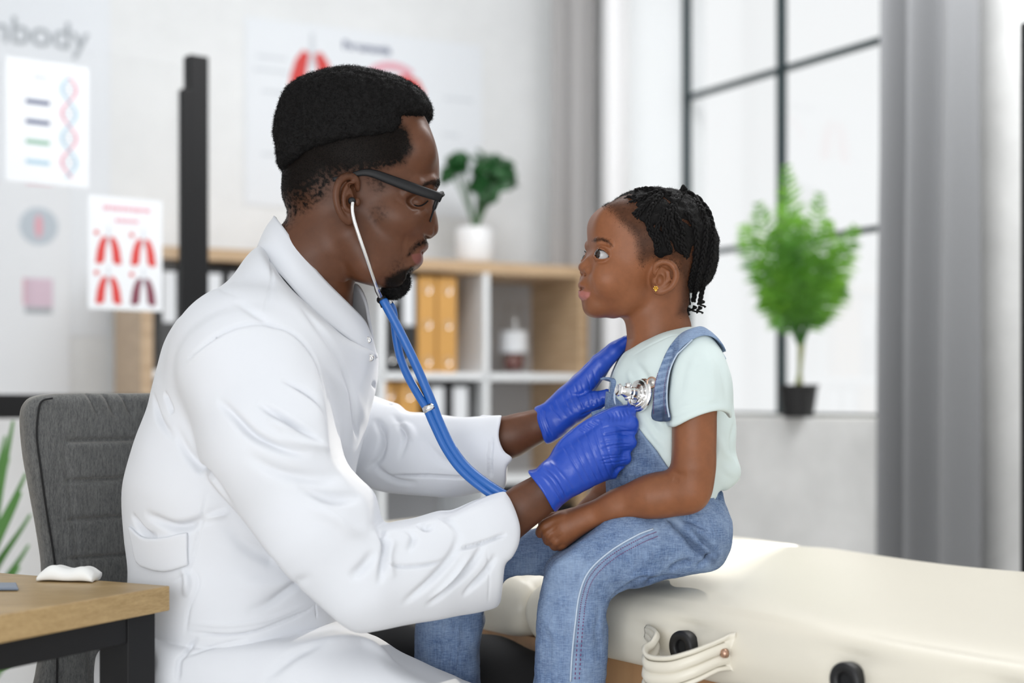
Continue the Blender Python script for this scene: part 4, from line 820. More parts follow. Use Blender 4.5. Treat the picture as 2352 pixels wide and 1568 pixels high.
vals = dict(hairy=np.clip(hm * (.74 + kn * .06) + brw + lash * .95 + poly_mask(uu, vv, [(1430, 505), (1462, 520), (1476, 560), (1470, 600), (1455, 560)], 14) * .12, 0, 1),
            lip=np.clip(poly_mask(uu, vv, [(1356, 671), (1346, 670), (1334, 667), (1318, 668), (1318, 688), (1334, 691), (1346, 688), (1354, 680)], 1.8) + poly_mask(uu, vv, [(1356, 669), (1344, 660), (1330, 650), (1318, 650), (1320, 668), (1346, 671)], 2) * .2, 0, 1))
GIRL_HEAD = (Vkt, Fk); GIRL_ATTR = vals
# hair cap and braids
c = Field(gh(1350, 760) + [0, -140, 0], gh(1690, 395) + [0, 140, 0], 2.5)
c.ell(gh(1505, 552), (143, 118, 122), 8); c.ell(gh(1590, 590), (58, 90, 80), 20)
c.extr(gpoly([(1388, 466), (1420, 498), (1445, 522), (1464, 545), (1470, 580), (1482, 600), (1520, 588), (1560, 600), (1572, 640), (1568, 690), (1600, 690), (1622, 650), (1637, 600), (1642, 545), (1634, 500), (1612, 466), (1572, 440), (1512, 434), (1447, 436), (1415, 446)]), 12, 5)
Vc, Fc_ = c.mesh(2); Vc = turn(Vc); Vc = Vc + vnormals(Vc, Fc_) * (fnoise(Vc, .05, 2, 2) * 3.5)[:, None]
uc, vc_ = uv_of(Vc)
part_lines = [[(1448, 500), (1475, 515), (1490, 522)], [(1497, 516), (1520, 522), (1536, 538)], [(1566, 500), (1578, 508), (1592, 518)], [(1596, 560), (1588, 590), (1570, 630)], [(1536, 540), (1546, 570), (1560, 600)], [(1612, 480), (1628, 540), (1622, 600)], [(1500, 450), (1530, 452), (1545, 470)]]
snc = Snap(Vc, Fc_); Vc2 = folds(Vc, Fc_, [(l, -9, 4.5) for l in part_lines], snc)
GIRL_CAP = (Vc2, Fc_)
def braid(path, r0, r1, lift=3.0, wfix=None, snapper=None):
    pts = []
    for u, v in cat(path, 6):
        a = (snapper or snc).pt(u, v)
        pts.append(a)
    last = None
    for i in range(len(pts)):
        u, v = cat(path, 6)[i]
        if pts[i] is None: pts[i] = q(u, v, last[1] if last is not None else (wfix if wfix is not None else 0))
        elif wfix is not None: pts[i] = q(u, v, wfix)
        last = pts[i]
    pts = np.array(pts); pts[:, 1] -= lift
    L = np.concatenate([[0], np.cumsum(np.linalg.norm(np.diff(pts, axis=0), axis=1))]); n = max(8, int(L[-1] / 2.2)); S_ = np.linspace(0, L[-1], n); C_ = np.stack([np.interp(S_, L, pts[:, i]) for i in range(3)], 1)
    out = []
    for k_ in range(3):
        Pk = []
        for i in range(n):
            t = C_[min(i + 1, n - 1)] - C_[max(i - 1, 0)]; t /= max(np.linalg.norm(t), 1e-6); a = np.cross(t, [0, 1, 0]); a /= max(np.linalg.norm(a), 1e-6); b_ = np.cross(t, a)
            rr = r0 + (r1 - r0) * i / n; ph = S_[i] / (rr * 1.45) + k_ * 2 * math.pi / 3; Pk.append(C_[i] + rr * (.75 * math.sin(ph) * a + .42 * math.sin(2 * ph) * b_))
        out.append(tube_np(Pk, list(np.linspace(r0 * .58, r1 * .58, n)), 6))
    return join_np(out)
BR = [([(1516, 437), (1490, 448), (1470, 457), (1446, 468), (1428, 488)], 6.5, 4.5), ([(1517, 447), (1490, 462), (1466, 484), (1444, 500), (1419, 508)], 7, 4), ([(1521, 446), (1500, 470), (1488, 498), (1492, 530), (1509, 556)], 7, 5.5),
      ([(1494, 536), (1475, 541), (1466, 560), (1472, 580), (1486, 586), (1492, 571)], 6, 5), ([(1566, 440), (1552, 463), (1549, 488), (1563, 514), (1570, 540)], 7, 5.5), ([(1556, 455), (1540, 485), (1543, 517), (1559, 556), (1578, 587)], 7.5, 6),
      ([(1578, 440), (1600, 462), (1617, 501), (1620, 546), (1611, 603), (1600, 651), (1592, 693)], 7.5, 5.5), ([(1597, 450), (1627, 490), (1637, 540), (1634, 597), (1617, 648), (1606, 700)], 7.5, 5.5), ([(1578, 487), (1597, 527), (1600, 578), (1588, 635), (1578, 680), (1576, 712)], 7, 5),
      ([(1546, 470), (1560, 448), (1574, 430)], 8, 8.5), ([(1540, 447), (1514, 438), (1486, 434), (1458, 438)], 7, 5), ([(1530, 480), (1524, 510), (1530, 545), (1540, 575)], 7, 5.5), ([(1520, 500), (1508, 530), (1515, 560), (1506, 580)], 6.5, 5), ([(1460, 452), (1440, 456), (1424, 470)], 6, 4.5),
      ([(1562, 540), (1574, 575), (1580, 620), (1578, 660), (1582, 700)], 7, 5), ([(1500, 456), (1478, 476), (1462, 500), (1456, 520)], 6.5, 5)]
BRM = [braid(p, a * .84, b_ * .84, 2.5) for p, a, b_ in BR]
BRM = [join_np([b_, fuzz(b_[0], np.array([f_ for f_ in b_[1] if len(f_) == 4]), 420, 4, .5, None, 1.2, .3, 31)]) for b_ in BRM]
for (u, v) in ((1581, 708), (1592, 703), (1604, 704), (1576, 716), (1610, 690)):        # loose curled ends at the nape
    a0 = q(u, v, 10 + (u % 7) * 3); cl = [a0 + np.array([5.5 * math.sin(t * 1.3) + t * (-.4 if u < 1590 else .8), 5 * math.cos(t * 1.3), -t * 2.3]) for t in np.linspace(0, 7, 26)]; BRM.append(tube_np(cl, list(np.linspace(3.6, 1.6, 26)), 6))
fz = fuzz(Vc, Fc_, 34000, 7, .75, None, 1.3, .35, 12)
edge = fuzz(Vkt, Fk, 8000, 8, .5, np.clip(hm * (1 - hm) * 4, 0, 1) * (vv < 620) + hm * .12 + 1e-9, .9, .6, 13)
brv = fuzz(Vkt, Fk, 700, 6, .5, brw + 1e-9, .3, .75, 14)
GIRL_HAIR = join_np([(Vc2, Fc_), fz, edge, brv])
# ---------------------------------------------------------------- clothes and body
lo_g, hi_g = np.array([-260, -330, -760.]), np.array([560, 250, 180.])
Tg = Field(lo_g, hi_g, 3.5)
Tg.tube([q(1515, 800), q(1535, 890), q(1545, 1010), q(1530, 1130)], [95, 138, 142, 140], 30, flat=(0, 1, 0), fs=1.0)
for s_ in (-1, 1): Tg.ell(q(1560, 845, 105 * s_), (90, 70, 75), 35)
Tg.ell(q(1640, 1080, -10), (62, 90, 42), 30)
Tg.extr(pw([(1447, 801, 0), (1425, 822, 0), (1405, 855, 0), (1393, 900, 0), (1388, 960, 0), (1393, 1030, 0), (1398, 1110, 0), (1420, 1190, 0), (1600, 1190, 0), (1640, 1128, 0), (1665, 1124, 0), (1698, 1108, 0), (1703, 1090, 0), (1691, 1030, 0), (1697, 960, 0), (1691, 905, 0),
              (1670, 838, 0), (1642, 790, 0), (1594, 752, 0), (1540, 757, 0), (1490, 778, 0)]), 16)
NK = Tg.copy()
Sg = Field(lo_g, hi_g, 3.5)
Sg.tube([q(1590, 830, -105), q(1600, 880, -150), q(1604, 975, -172)], [80, 76, 74], 24); Sg.tube([q(1490, 830, 100), q(1470, 880, 140), q(1455, 960, 150)], [72, 66, 62], 24)
Sg.extr(pw([(1598, 762, -100), (1560, 792, -120), (1541, 838, -140), (1533, 890, -150), (1533, 940, -165), (1538, 979, -170), (1575, 962, -170), (1610, 950, -170), (1645, 943, -170), (1668, 945, -170), (1676, 958, -170), (1677, 925, -150), (1670, 860, -130), (1645, 800, -110)]), 9, wlo=None) if False else None
ps = poly_sdf(pw([(1598, 756, -100), (1560, 788, -120), (1541, 838, -140), (1533, 890, -150), (1533, 940, -165), (1537, 979, -170), (1575, 962, -170), (1610, 950, -170), (1645, 943, -170), (1668, 947, -170), (1679, 962, -170), (1681, 925, -150), (1674, 860, -130), (1648, 796, -110)]), Sg.lo[0] + 3.5 * np.arange(Sg.n[0]), Sg.lo[2] + 3.5 * np.arange(Sg.n[2]))[:, None, :]
yy = (Sg.lo[1] + 3.5 * np.arange(Sg.n[1]))[None, :, None]; cut = np.where(yy < 0, ps, -50.0); hh = np.clip(.5 - .5 * (cut - Sg.v) / 9, 0, 1); Sg.v = (cut + (Sg.v - cut) * hh + 9 * hh * (1 - hh)).astype(np.float32)
hh = np.clip(.5 + .5 * (Tg.v - Sg.v) / 9, 0, 1); Tg.v = Tg.v + (Sg.v - Tg.v) * hh - 9 * hh * (1 - hh)
TORSO_G = Tg.copy()
Tg.tube([q(1603, 958, -166), q(1612, 1040, -172)], [54, 66], 6, 'sub')            # sleeve mouth
Tg.tube([q(1512, 790, 0), q(1500, 700, 0)], [74, 66], 5, 'sub')                     # neck opening
Tg.func(lambda x, y, z: -(z - q(0, 1185)[2]) + 0 * x + 0 * y, 3)
Vs, Fs = Tg.mesh(1)
Vs = folds(Vs, Fs, [([(1455, 830), (1480, 860), (1500, 905)], -5, 9), ([(1440, 850), (1455, 890), (1450, 910)], 4, 8), ([(1478, 935), (1500, 980), (1530, 1010)], -6, 9), ([(1470, 965), (1495, 1010), (1530, 1050)], -6, 9), ([(1500, 950), (1530, 985)], 4, 7), ([(1630, 800), (1660, 860), (1668, 930)], -3, 8), ([(1690, 960), (1680, 1010), (1690, 1060)], -5, 10),
                    ([(1650, 1000), (1665, 1040), (1690, 1060)], 5, 10), ([(1648, 1060), (1665, 1090), (1690, 1105)], -5, 9), ([(1560, 935), (1600, 925), (1650, 915)], 1.2, 4), ([(1535, 962), (1580, 944), (1640, 926), (1668, 930)], -1.4, 2.5), ([(1450, 818), (1490, 794), (1540, 772), (1588, 764)], -1.6, 2.6), ([(1590, 800), (1570, 860), (1560, 920)], -2.5, 9), ([(1620, 810), (1640, 880), (1640, 920)], 2.5, 10)])
Vs = Vs + vnormals(Vs, Fs) * (fnoise(Vs, .012, 4, 2) * 3)[:, None]
GIRL_SHIRT = (Vs, Fs)
# denim: trousers, bib, straps
J = Field(lo_g, hi_g, 3.5)
J.ell(q(1552, 1190, 0), (125, 140, 118), 10); J.tube([q(1575, 1230, -60), q(1450, 1262, -105), q(1335, 1305, -130)], [105, 92, 84], 30)
J.tube([q(1325, 1305, -132), q(1315, 1420, -132), q(1308, 1660, -132)], [84, 84, 86], 24)
J.extr(pw([(1402, 1090, -40), (1470, 1090, -40), (1545, 1085, -40), (1600, 1108, 0), (1640, 1116, 0), (1662, 1126, 0), (1660, 1150, 0), (1672, 1180, 0), (1678, 1215, 0), (1668, 1260, 0), (1652, 1296, 0), (1600, 1312, -60), (1530, 1326, -80), (1480, 1342, -100), (1432, 1352, -120), (1392, 1392, -130), (1394, 1430, -130),
             (1399, 1480, -130), (1392, 1560, -130), (1388, 1680, -130), (1224, 1680, -130), (1226, 1500, -130), (1234, 1410, -130), (1246, 1335, -130), (1260, 1292, -130), (1296, 1266, -130), (1340, 1234, -130), (1382, 1197, -120), (1400, 1150, -80)]), 16)
K2 = Field(lo_g, hi_g, 3.5)
K2.tube([q(1540, 1230, 55), q(1290, 1262, 85), q(1075, 1335, 90)], [92, 70, 76], 30); K2.tube([q(1070, 1335, 90), q(1036, 1440, 90), q(1020, 1680, 90)], [76, 80, 82], 24)
K2.extr(pw([(1560, 1170, 60), (1290, 1196, 80), (1205, 1222, 85), (1120, 1245, 90), (1040, 1275, 90), (985, 1330, 90), (960, 1400, 90), (944, 1480, 90), (932, 1680, 90), (1092, 1680, 90), (1100, 1500, 90), (1113, 1425, 90), (1112, 1396, 90), (1146, 1350, 90), (1172, 1320, 85), (1240, 1316, 85), (1330, 1340, 70), (1540, 1330, 40)]), 12)
hh = np.clip(.5 + .5 * (J.v - K2.v) / 18, 0, 1); J.v = J.v + (K2.v - J.v) * hh - 18 * hh * (1 - hh)
sh = np.maximum(TORSO_G.v - 6, -(TORSO_G.v + 5))
B = TORSO_G.copy(); B.v = sh.copy(); B.extr(pw([(1330, 905, -60), (1400, 900, -60), (1446, 950, -100), (1468, 984, -110), (1500, 1028, -120), (1536, 1076, -120), (1560, 1120, -120), (1400, 1180, -60), (1330, 1180, -60)]), 3, whi=110)
J.v = np.minimum(J.v, B.v)
Vj, Fj = J.mesh(1)
JF = [([(1500, 1210), (1460, 1226), (1400, 1262), (1350, 1308), (1328, 1360), (1318, 1430), (1312, 1500), (1308, 1566)], 3.2, 4), ([(1510, 1222), (1470, 1238), (1412, 1274), (1362, 1320), (1340, 1372), (1330, 1440), (1322, 1510), (1318, 1566)], -1.8, 4),
      ([(1540, 1200), (1570, 1225), (1600, 1260), (1640, 1290)], -9, 10, .5), ([(1590, 1215), (1620, 1245), (1650, 1275)], -7, 8, .5), ([(1560, 1190), (1600, 1200), (1640, 1225)], -6, 9), ([(1480, 1342), (1500, 1332), (1560, 1322)], -6, 7), ([(1400, 1375), (1440, 1355), (1470, 1330), (1500, 1325)], -8, 9, .4), ([(1440, 1335), (1480, 1320), (1520, 1318)], 5, 8),
      ([(1535, 1310), (1560, 1295), (1590, 1292)], -7, 7), ([(1600, 1300), (1620, 1288), (1640, 1270)], -6, 6), ([(1380, 1400), (1370, 1440), (1380, 1500)], -3, 9), ([(1530, 1190), (1545, 1202), (1550, 1215)], -3, 3), ([(1265, 1300), (1300, 1290), (1330, 1275)], 2, 9), ([(1240, 1420), (1262, 1470), (1258, 1540)], -2.5, 9),
      ([(1648, 1120), (1643, 1150)], -4, 2.6), ([(1656, 1122), (1652, 1152)], -4, 2.6), ([(1636, 1118), (1634, 1145)], -4, 2.6), ([(1160, 1290), (1210, 1270), (1260, 1262)], 2.5, 3.5), ([(1055, 1420), (1050, 1480), (1040, 1566)], 3, 4), ([(1000, 1410), (1010, 1470), (1000, 1540)], -3, 9), ([(1470, 992), (1502, 1036), (1538, 1082)], 2, 3), ([(1425, 1092), (1480, 1088), (1536, 1084)], 3, 4), ([(1400, 1120), (1450, 1112), (1480, 1106)], -2.5, 4)]
Vj = folds(Vj, Fj, [(f_[0], f_[1] * (1.9 if abs(f_[1]) > 5 else 1.2), f_[2] * .9, (f_[3] if len(f_) > 3 else 0)) for f_ in JF]); Vj = Vj + vnormals(Vj, Fj) * (fnoise(Vj, .02, 5, 3) * 3.2)[:, None]
ju, jv = uv_of(Vj); snj = Snap(Vj, Fj); fade_ = np.zeros(len(Vj)); shade_ = np.zeros(len(Vj)); near = Vj[:, 1] < 40
for pts, wd, am, arr in (([(1505, 1216), (1465, 1232), (1405, 1268), (1356, 1314), (1334, 1366), (1324, 1435), (1316, 1566)], 11, .45, fade_), ([(1300, 1300), (1270, 1330), (1262, 1420)], 30, .25, fade_), ([(1545, 1192), (1562, 1205)], 10, .5, fade_), ([(1470, 990), (1540, 1084)], 6, .35, fade_)):
    L_p = snj.line(pts)
    if len(L_p) > 1: d, _, _ = seg_dist(Vj, L_p); arr += am * np.exp(-(d / wd) ** 2)
for pts, wd, am in (([(1540, 1200), (1600, 1258), (1640, 1290)], 9, .55), ([(1400, 1378), (1440, 1355), (1500, 1325)], 8, .5), ([(1590, 1215), (1650, 1275)], 6, .4), ([(1480, 1342), (1560, 1322)], 6, .4), ([(1430, 1110), (1500, 1100), (1560, 1090)], 22, .35), ([(1470, 1010), (1500, 1060)], 20, .25)):  # shade of creases and under the arm, painted into the denim colour
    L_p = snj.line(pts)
    if len(L_p) > 1: d, _, _ = seg_dist(Vj, L_p); shade_ += am * np.exp(-(d / wd) ** 2)
shade_ += .5 * ss(Vj[:, 1], 10, 60) * (jv > 1180)  # far leg darkened with depth, its shade painted in as well
GIRL_DENIM = (Vj, Fj)
def shell(poly, off, th, depth, whi=0, kk=2.5, src=None, res=2.0):
    s = src or TORSO_G; c = s.copy(); c.v = np.maximum(s.v - off - th, -(s.v - off)); c.extr(poly, kk, whi=whi)
    # crop
    xs = [p[0] for p in poly]; zs = [p[1] for p in poly]; a = np.maximum(((np.array([min(xs) - 12, c.lo[1], min(zs) - 12]) - c.lo) / c.h).astype(int), 0); b_ = np.minimum(((np.array([max(xs) + 12, 60, max(zs) + 12]) - c.lo) / c.h).astype(int) + 2, c.n)
    c.v = c.v[a[0]:b_[0], a[1]:b_[1], a[2]:b_[2]].copy(); c.lo = c.lo + a * c.h; c.n = np.array(c.v.shape); return c
fine = Field(lo_g + [560, 40, 420], hi_g - [0, 250, 0], 2.2)
idx = [(fine.lo[i] + fine.h * np.arange(fine.n[i]) - TORSO_G.lo[i]) / TORSO_G.h for i in range(3)]
def resample(S_, D_):
    g = [np.clip((D_.lo[i] + D_.h * np.arange(D_.n[i]) - S_.lo[i]) / S_.h, 0, S_.n[i] - 1.001) for i in range(3)]; I = [x.astype(int) for x in g]; Fr = [x - i for x, i in zip(g, I)]; out = 0
    for a in (0, 1):
        for b_ in (0, 1):
            for c_2 in (0, 1): out = out + S_.v[np.ix_(I[0] + a, I[1] + b_, I[2] + c_2)] * ((Fr[0] if a else 1 - Fr[0])[:, None, None] * (Fr[1] if b_ else 1 - Fr[1])[None, :, None] * (Fr[2] if c_2 else 1 - Fr[2])[None, None, :])
    D_.v = out.astype(np.float32); return D_
fine = Field([280, -330, -90.], [500, 120, 175.], 2.2); resample(NK, fine) if False else resample(TORSO_G, fine)
STRAP = [(1600, 752, -60), (1560, 766, -80), (1530, 800, -110), (1512, 840, -120), (1500, 880, -120), (1497, 925, -120), (1496, 962, -120), (1529, 964, -120), (1524, 925, -120), (1525, 880, -120), (1536, 838, -120), (1558, 800, -110), (1600, 775, -80), (1632, 786, -50), (1662, 826, -20), (1664, 812, -20), (1640, 775, -40), (1618, 757, -50)]
SH = shell(pw(STRAP), 1.5, 7, 0, 40, 2.5, fine)
Vp, Fp = SH.mesh(1); spu, spv = uv_of(Vp)
mid_ = [q(u, v)[[0, 2]] for u, v in ((1625, 775), (1590, 768), (1552, 785), (1530, 820), (1518, 860), (1514, 910), (1516, 960))]
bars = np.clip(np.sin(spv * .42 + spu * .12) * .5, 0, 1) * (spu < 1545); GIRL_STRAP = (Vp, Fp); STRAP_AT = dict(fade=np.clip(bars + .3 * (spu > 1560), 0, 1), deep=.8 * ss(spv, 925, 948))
# skin of the arm and hand
Ar = Field(q(1210, 1290, -100) + [0, -190, 0], q(1670, 900, -100) + [0, 110, 0], 2.5)
Ar.tube([q(1596, 900, -168), q(1594, 1070, -178), q(1592, 1120, -172)], [54, 55, 52], 14)
Ar.tube([q(1588, 1125, -172), q(1500, 1140, -150), q(1415, 1165, -120), q(1345, 1192, -98)], [56, 53, 42, 35], 22)
Ar.tube([q(1350, 1190, -98), q(1300, 1212, -88)], [38, 44], 16)
for (a, b_, c_2) in (((1292, 1190, -104), (1250, 1206, -100), (1236, 1228, -78)), ((1296, 1204, -108), (1262, 1224, -106), (1254, 1245, -84)), ((1304, 1216, -106), (1278, 1238, -104), (1272, 1258, -84)), ((1316, 1226, -100), (1294, 1248, -96), (1290, 1262, -80))): Ar.tube([q(*a), q(*b_), q(*c_2)], [20, 16, 13], 4)
Ar.tube([q(1310, 1180, -75), q(1270, 1185, -62), q(1244, 1198, -58)], [20, 16, 13], 6)
Ar.extr(pw([(1545, 900, -170), (1541, 985, -170), (1541, 1030, -170), (1536, 1072, -170), (1500, 1083, -150), (1450, 1100, -135), (1400, 1125, -120), (1350, 1150, -100), (1300, 1168, -90), (1258, 1180, -90), (1238, 1196, -90), (1225, 1218, -90), (1234, 1236, -90), (1242, 1242, -90), (1256, 1257, -90), (1274, 1268, -90), (1292, 1266, -90), (1322, 1242, -90), (1348, 1222, -95),
              (1375, 1206, -105), (1420, 1190, -120), (1480, 1192, -150), (1560, 1190, -170), (1600, 1176, -170), (1624, 1150, -170), (1638, 1105, -170), (1644, 1040, -170), (1647, 960, -170), (1643, 900, -170)]), 16)
Va, Fa_ = Ar.mesh(1); Va = folds(Va, Fa_, [([(1540, 1082), (1560, 1090), (1578, 1088)], -3, 7), ([(1545, 1100), (1560, 1105)], -1.5, 6), ([(1246, 1238), (1262, 1222), (1280, 1208)], -1.5, 2.5), ([(1262, 1254), (1278, 1238), (1296, 1224)], -1.5, 2.5)])
bg = Field(lo_g, hi_g, 5.0); bg.tube([q(1515, 800), q(1535, 890), q(1545, 1010), q(1540, 1170)], [70, 100, 105, 105], 30); bg.tube([q(1560, 840, -90), q(1596, 900, -160), q(1594, 1000, -176)], [50, 46, 46], 20)
bg.tube([q(1500, 840, 80), q(1465, 900, 130), q(1450, 1060, 140), q(1360, 1180, 60), q(1310, 1210, 40)], [44, 44, 42, 34, 28], 20)
BGm = bg.mesh(1)
def thread(surface, pts, r, off=1.5, n=8):
    L = surface.line(pts, n); return tube_np([p_ + np.array([0, -off, 0]) for p_ in L], r, 5)
def make_girl():
    V, Fc = join_np([GIRL_HEAD, (Va, Fa_), BGm]); n = len(V); nh = len(GIRL_HEAD[0])
    o = body_mesh('person', (V, Fc), M['skin_girl'], None, {k_: np.concatenate([a, np.zeros(n - nh)]) for k_, a in GIRL_ATTR.items()})
    tag(o, 'small child with braided hair in denim overalls sitting on the cream couch', 'person')
    body_mesh('braided_hair', GIRL_HAIR, M['hair'], o); 
    for bm_ in BRM[:-5]: body_mesh('braid', bm_, M['hair'], o)
    body_mesh('curled_hair_ends', join_np(BRM[-5:]), M['hair'], o)
    for s_ in (-1, 1):
        c0 = gh(1383, 586.5, -55); c0[1] *= -s_; e = lathe_np([(17.4 * math.sin(a), -17.4 * math.cos(a)) for a in np.linspace(.02, 3.12, 22)], c0, (0, 1, 0), 28)
        eye = body_mesh('eye', (turn(e[0]), e[1]), M['eye_white'], o)
        d = np.array([-.80, -.58, .06]) if s_ < 0 else np.array([-.93, -.30, .10]); d /= np.linalg.norm(d); ct = turn([c0])[0]
        body_mesh('iris', lathe_np([(.01, 18.2), (5, 17.6), (9.2, 15.6), (10.4, 14.4)], ct, d, 20, False), M['iris'], eye)
        c2 = gh(1505, 663, -114); c2[1] *= -s_; c2 = turn([c2])[0]; pr = []
        for i in range(6): a = i * math.pi / 3; pr.append(lathe_np([(.01, 2.6), (1.6, 2.0), (2.3, 0), (.01, -1)], c2 + np.array([4.2 * math.cos(a), 0, 4.2 * math.sin(a)]) + np.array([0, -5 if s_ < 0 else 5, 0]), (0, -1 if s_ < 0 else 1, 0), 8))
        pr.append(lathe_np([(.01, 3.4), (1.8, 2.6), (2.4, 0), (.01, -1)], c2 + np.array([0, -5 if s_ < 0 else 5, 0]), (0, -1 if s_ < 0 else 1, 0), 8)); pr.append(tube_np([c2 + np.array([0, -5 if s_ < 0 else 5, -2]), c2 + np.array([0, -5 if s_ < 0 else 5, -8])], 1.4, 6))
        er = body_mesh('earring', join_np(pr), M['gold'], o); er['label'] = 'gold flower-shaped ear stud'
    lash_ = []
    for u, v, du, dv in ((1368, 579, -4, -2), (1369, 577, -4, -3), (1371, 575, -4, -4), (1374, 574, -3, -4), (1377, 573, -2, -4), (1380, 574, -1, -4), (1384, 575, 0, -4), (1388, 578, 2, -3), (1392, 581, 3, -3)):
        a = snk.pt(u + 1, v + 1)
        if a is not None: lash_.append(tube_np([a, a + np.array([du * .5, -4, -dv * .4]), a + np.array([du, -6, -dv])], [.8, .6, .2], 5))
    ll_ = snk.line([(1368, 583), (1370, 578), (1376, 573.8), (1385, 577), (1392, 583), (1398, 590)], 6)
    if len(ll_) > 3: lash_.append(tube_np([a + np.array([0, -.6, 0]) for a in ll_], .95, 6))
    for w_ in (0, 3, 6, 9): a = q(1352, 583, 30 + w_); lash_.append(tube_np([a, a + np.array([-4, -1, 1 + w_ * .2]), a + np.array([-10, -1, 5 + w_ * .3])], [1, .8, .3], 5))
    body_mesh('eyelashes', join_np(lash_[:-4]), M['hair'], o); body_mesh('eyelashes', join_np(lash_[-4:]), M['hair'], o)
    sh_ = body_mesh('t_shirt', GIRL_SHIRT, M['shirt'], o)
    dn = body_mesh('overalls', GIRL_DENIM, M['denim'], o, dict(fade=np.clip(fade_, 0, 1), deep=np.clip(shade_, 0, 1)))
    st = body_mesh('strap', GIRL_STRAP, M['denim'], dn, STRAP_AT)
    for pts in ([(1500, 1214), (1462, 1229), (1402, 1265), (1353, 1311), (1331, 1363), (1321, 1432), (1314, 1500), (1310, 1564)],): body_mesh('side_seam', thread(snj, pts, 2.0, 2.5), M['seam'], dn)
    dash = []
    for off in (7, 17):
        L_ = snj.line([(1505 + off * .3, 1214 + off), (1466 + off * .4, 1230 + off), (1404 + off * .6, 1266 + off * .8), (1354 + off * .9, 1312 + off * .5), (1332 + off, 1364), (1322 + off, 1434), (1313 + off, 1564)], 26)
        for i in range(0, len(L_) - 2, 2): dash.append(tube_np([L_[i] + [0, -1.5, 0], L_[i + 1] + [0, -1.5, 0]], .9, 4))
    body_mesh('stitching', join_np(dash), M['stitch'], dn)
    body_mesh('waist_seam', thread(snj, [(1400, 1126), (1440, 1118), (1480, 1108), (1530, 1090)], 1.6, 2), M['seam'], dn)
    sns = Snap(Vp, Fp); body_mesh('strap_edge', thread(sns, [(1537, 958), (1532, 925), (1533, 880), (1542, 840), (1562, 804), (1590, 780)], 1.8, 1), M['seam'], st)
    dash = []
    for pts in ([(1530, 950), (1525, 920), (1527, 880), (1537, 840)], [(1501, 950), (1501, 925), (1504, 885), (1514, 846)]):
        L_ = sns.line(pts, 18)
        for i in range(0, len(L_) - 2, 2): dash.append(tube_np([L_[i] + [0, -1, 0], L_[i + 1] + [0, -1, 0]], .8, 4))
    body_mesh('strap_stitching', join_np(dash), M['stitch'], st)
    bt_ = part('button', lathe_np([(9, 3.2), (10.5, 4.6), (12.4, 4), (13, 0), (10, -3)], q(1498, 878, -150), (-.55, -.83, .05), 28, False), M['copper'], st, True, True); part('button_face', lathe_np([(.01, 4.0), (3, 3.8), (3.6, 3.3), (9.4, 3.2)], q(1498, 878, -150), (-.55, -.83, .05), 28, False), mat('brushed_grey_metal', (.42, .40, .38), .35, 1.0), bt_, True, True)
    # the other strap, slack and folded, by the far hand
    cr_ = cat([q(1388, 868, -20), q(1400, 866, -45), q(1412, 876, -62), q(1410, 895, -60), q(1414, 915, -60), q(1425, 925, -66)], 5)
    body_mesh('strap', loft_np([[p_ + np.array([-9, 6, 0]) for p_ in cr_], cr_, [p_ + np.array([14, -4, -4]) for p_ in cr_]], 5), M['denim'], dn)
    lp = cat([q(1418, 890, -70), q(1412, 905, -72), q(1414, 925, -74), q(1424, 935, -74)], 5); body_mesh('strap_loop', tube_np(lp, 3, 8), M['seam'], dn)
    bib = cat([q(1360, 945, -40), q(1385, 938, -60), q(1420, 935, -80)], 5); body_mesh('bib_edge', loft_np([bib, [p_ + np.array([4, 0, -16]) for p_ in bib], [p_ + np.array([10, 6, -40]) for p_ in bib]], 5), M['denim'], dn)
    return o
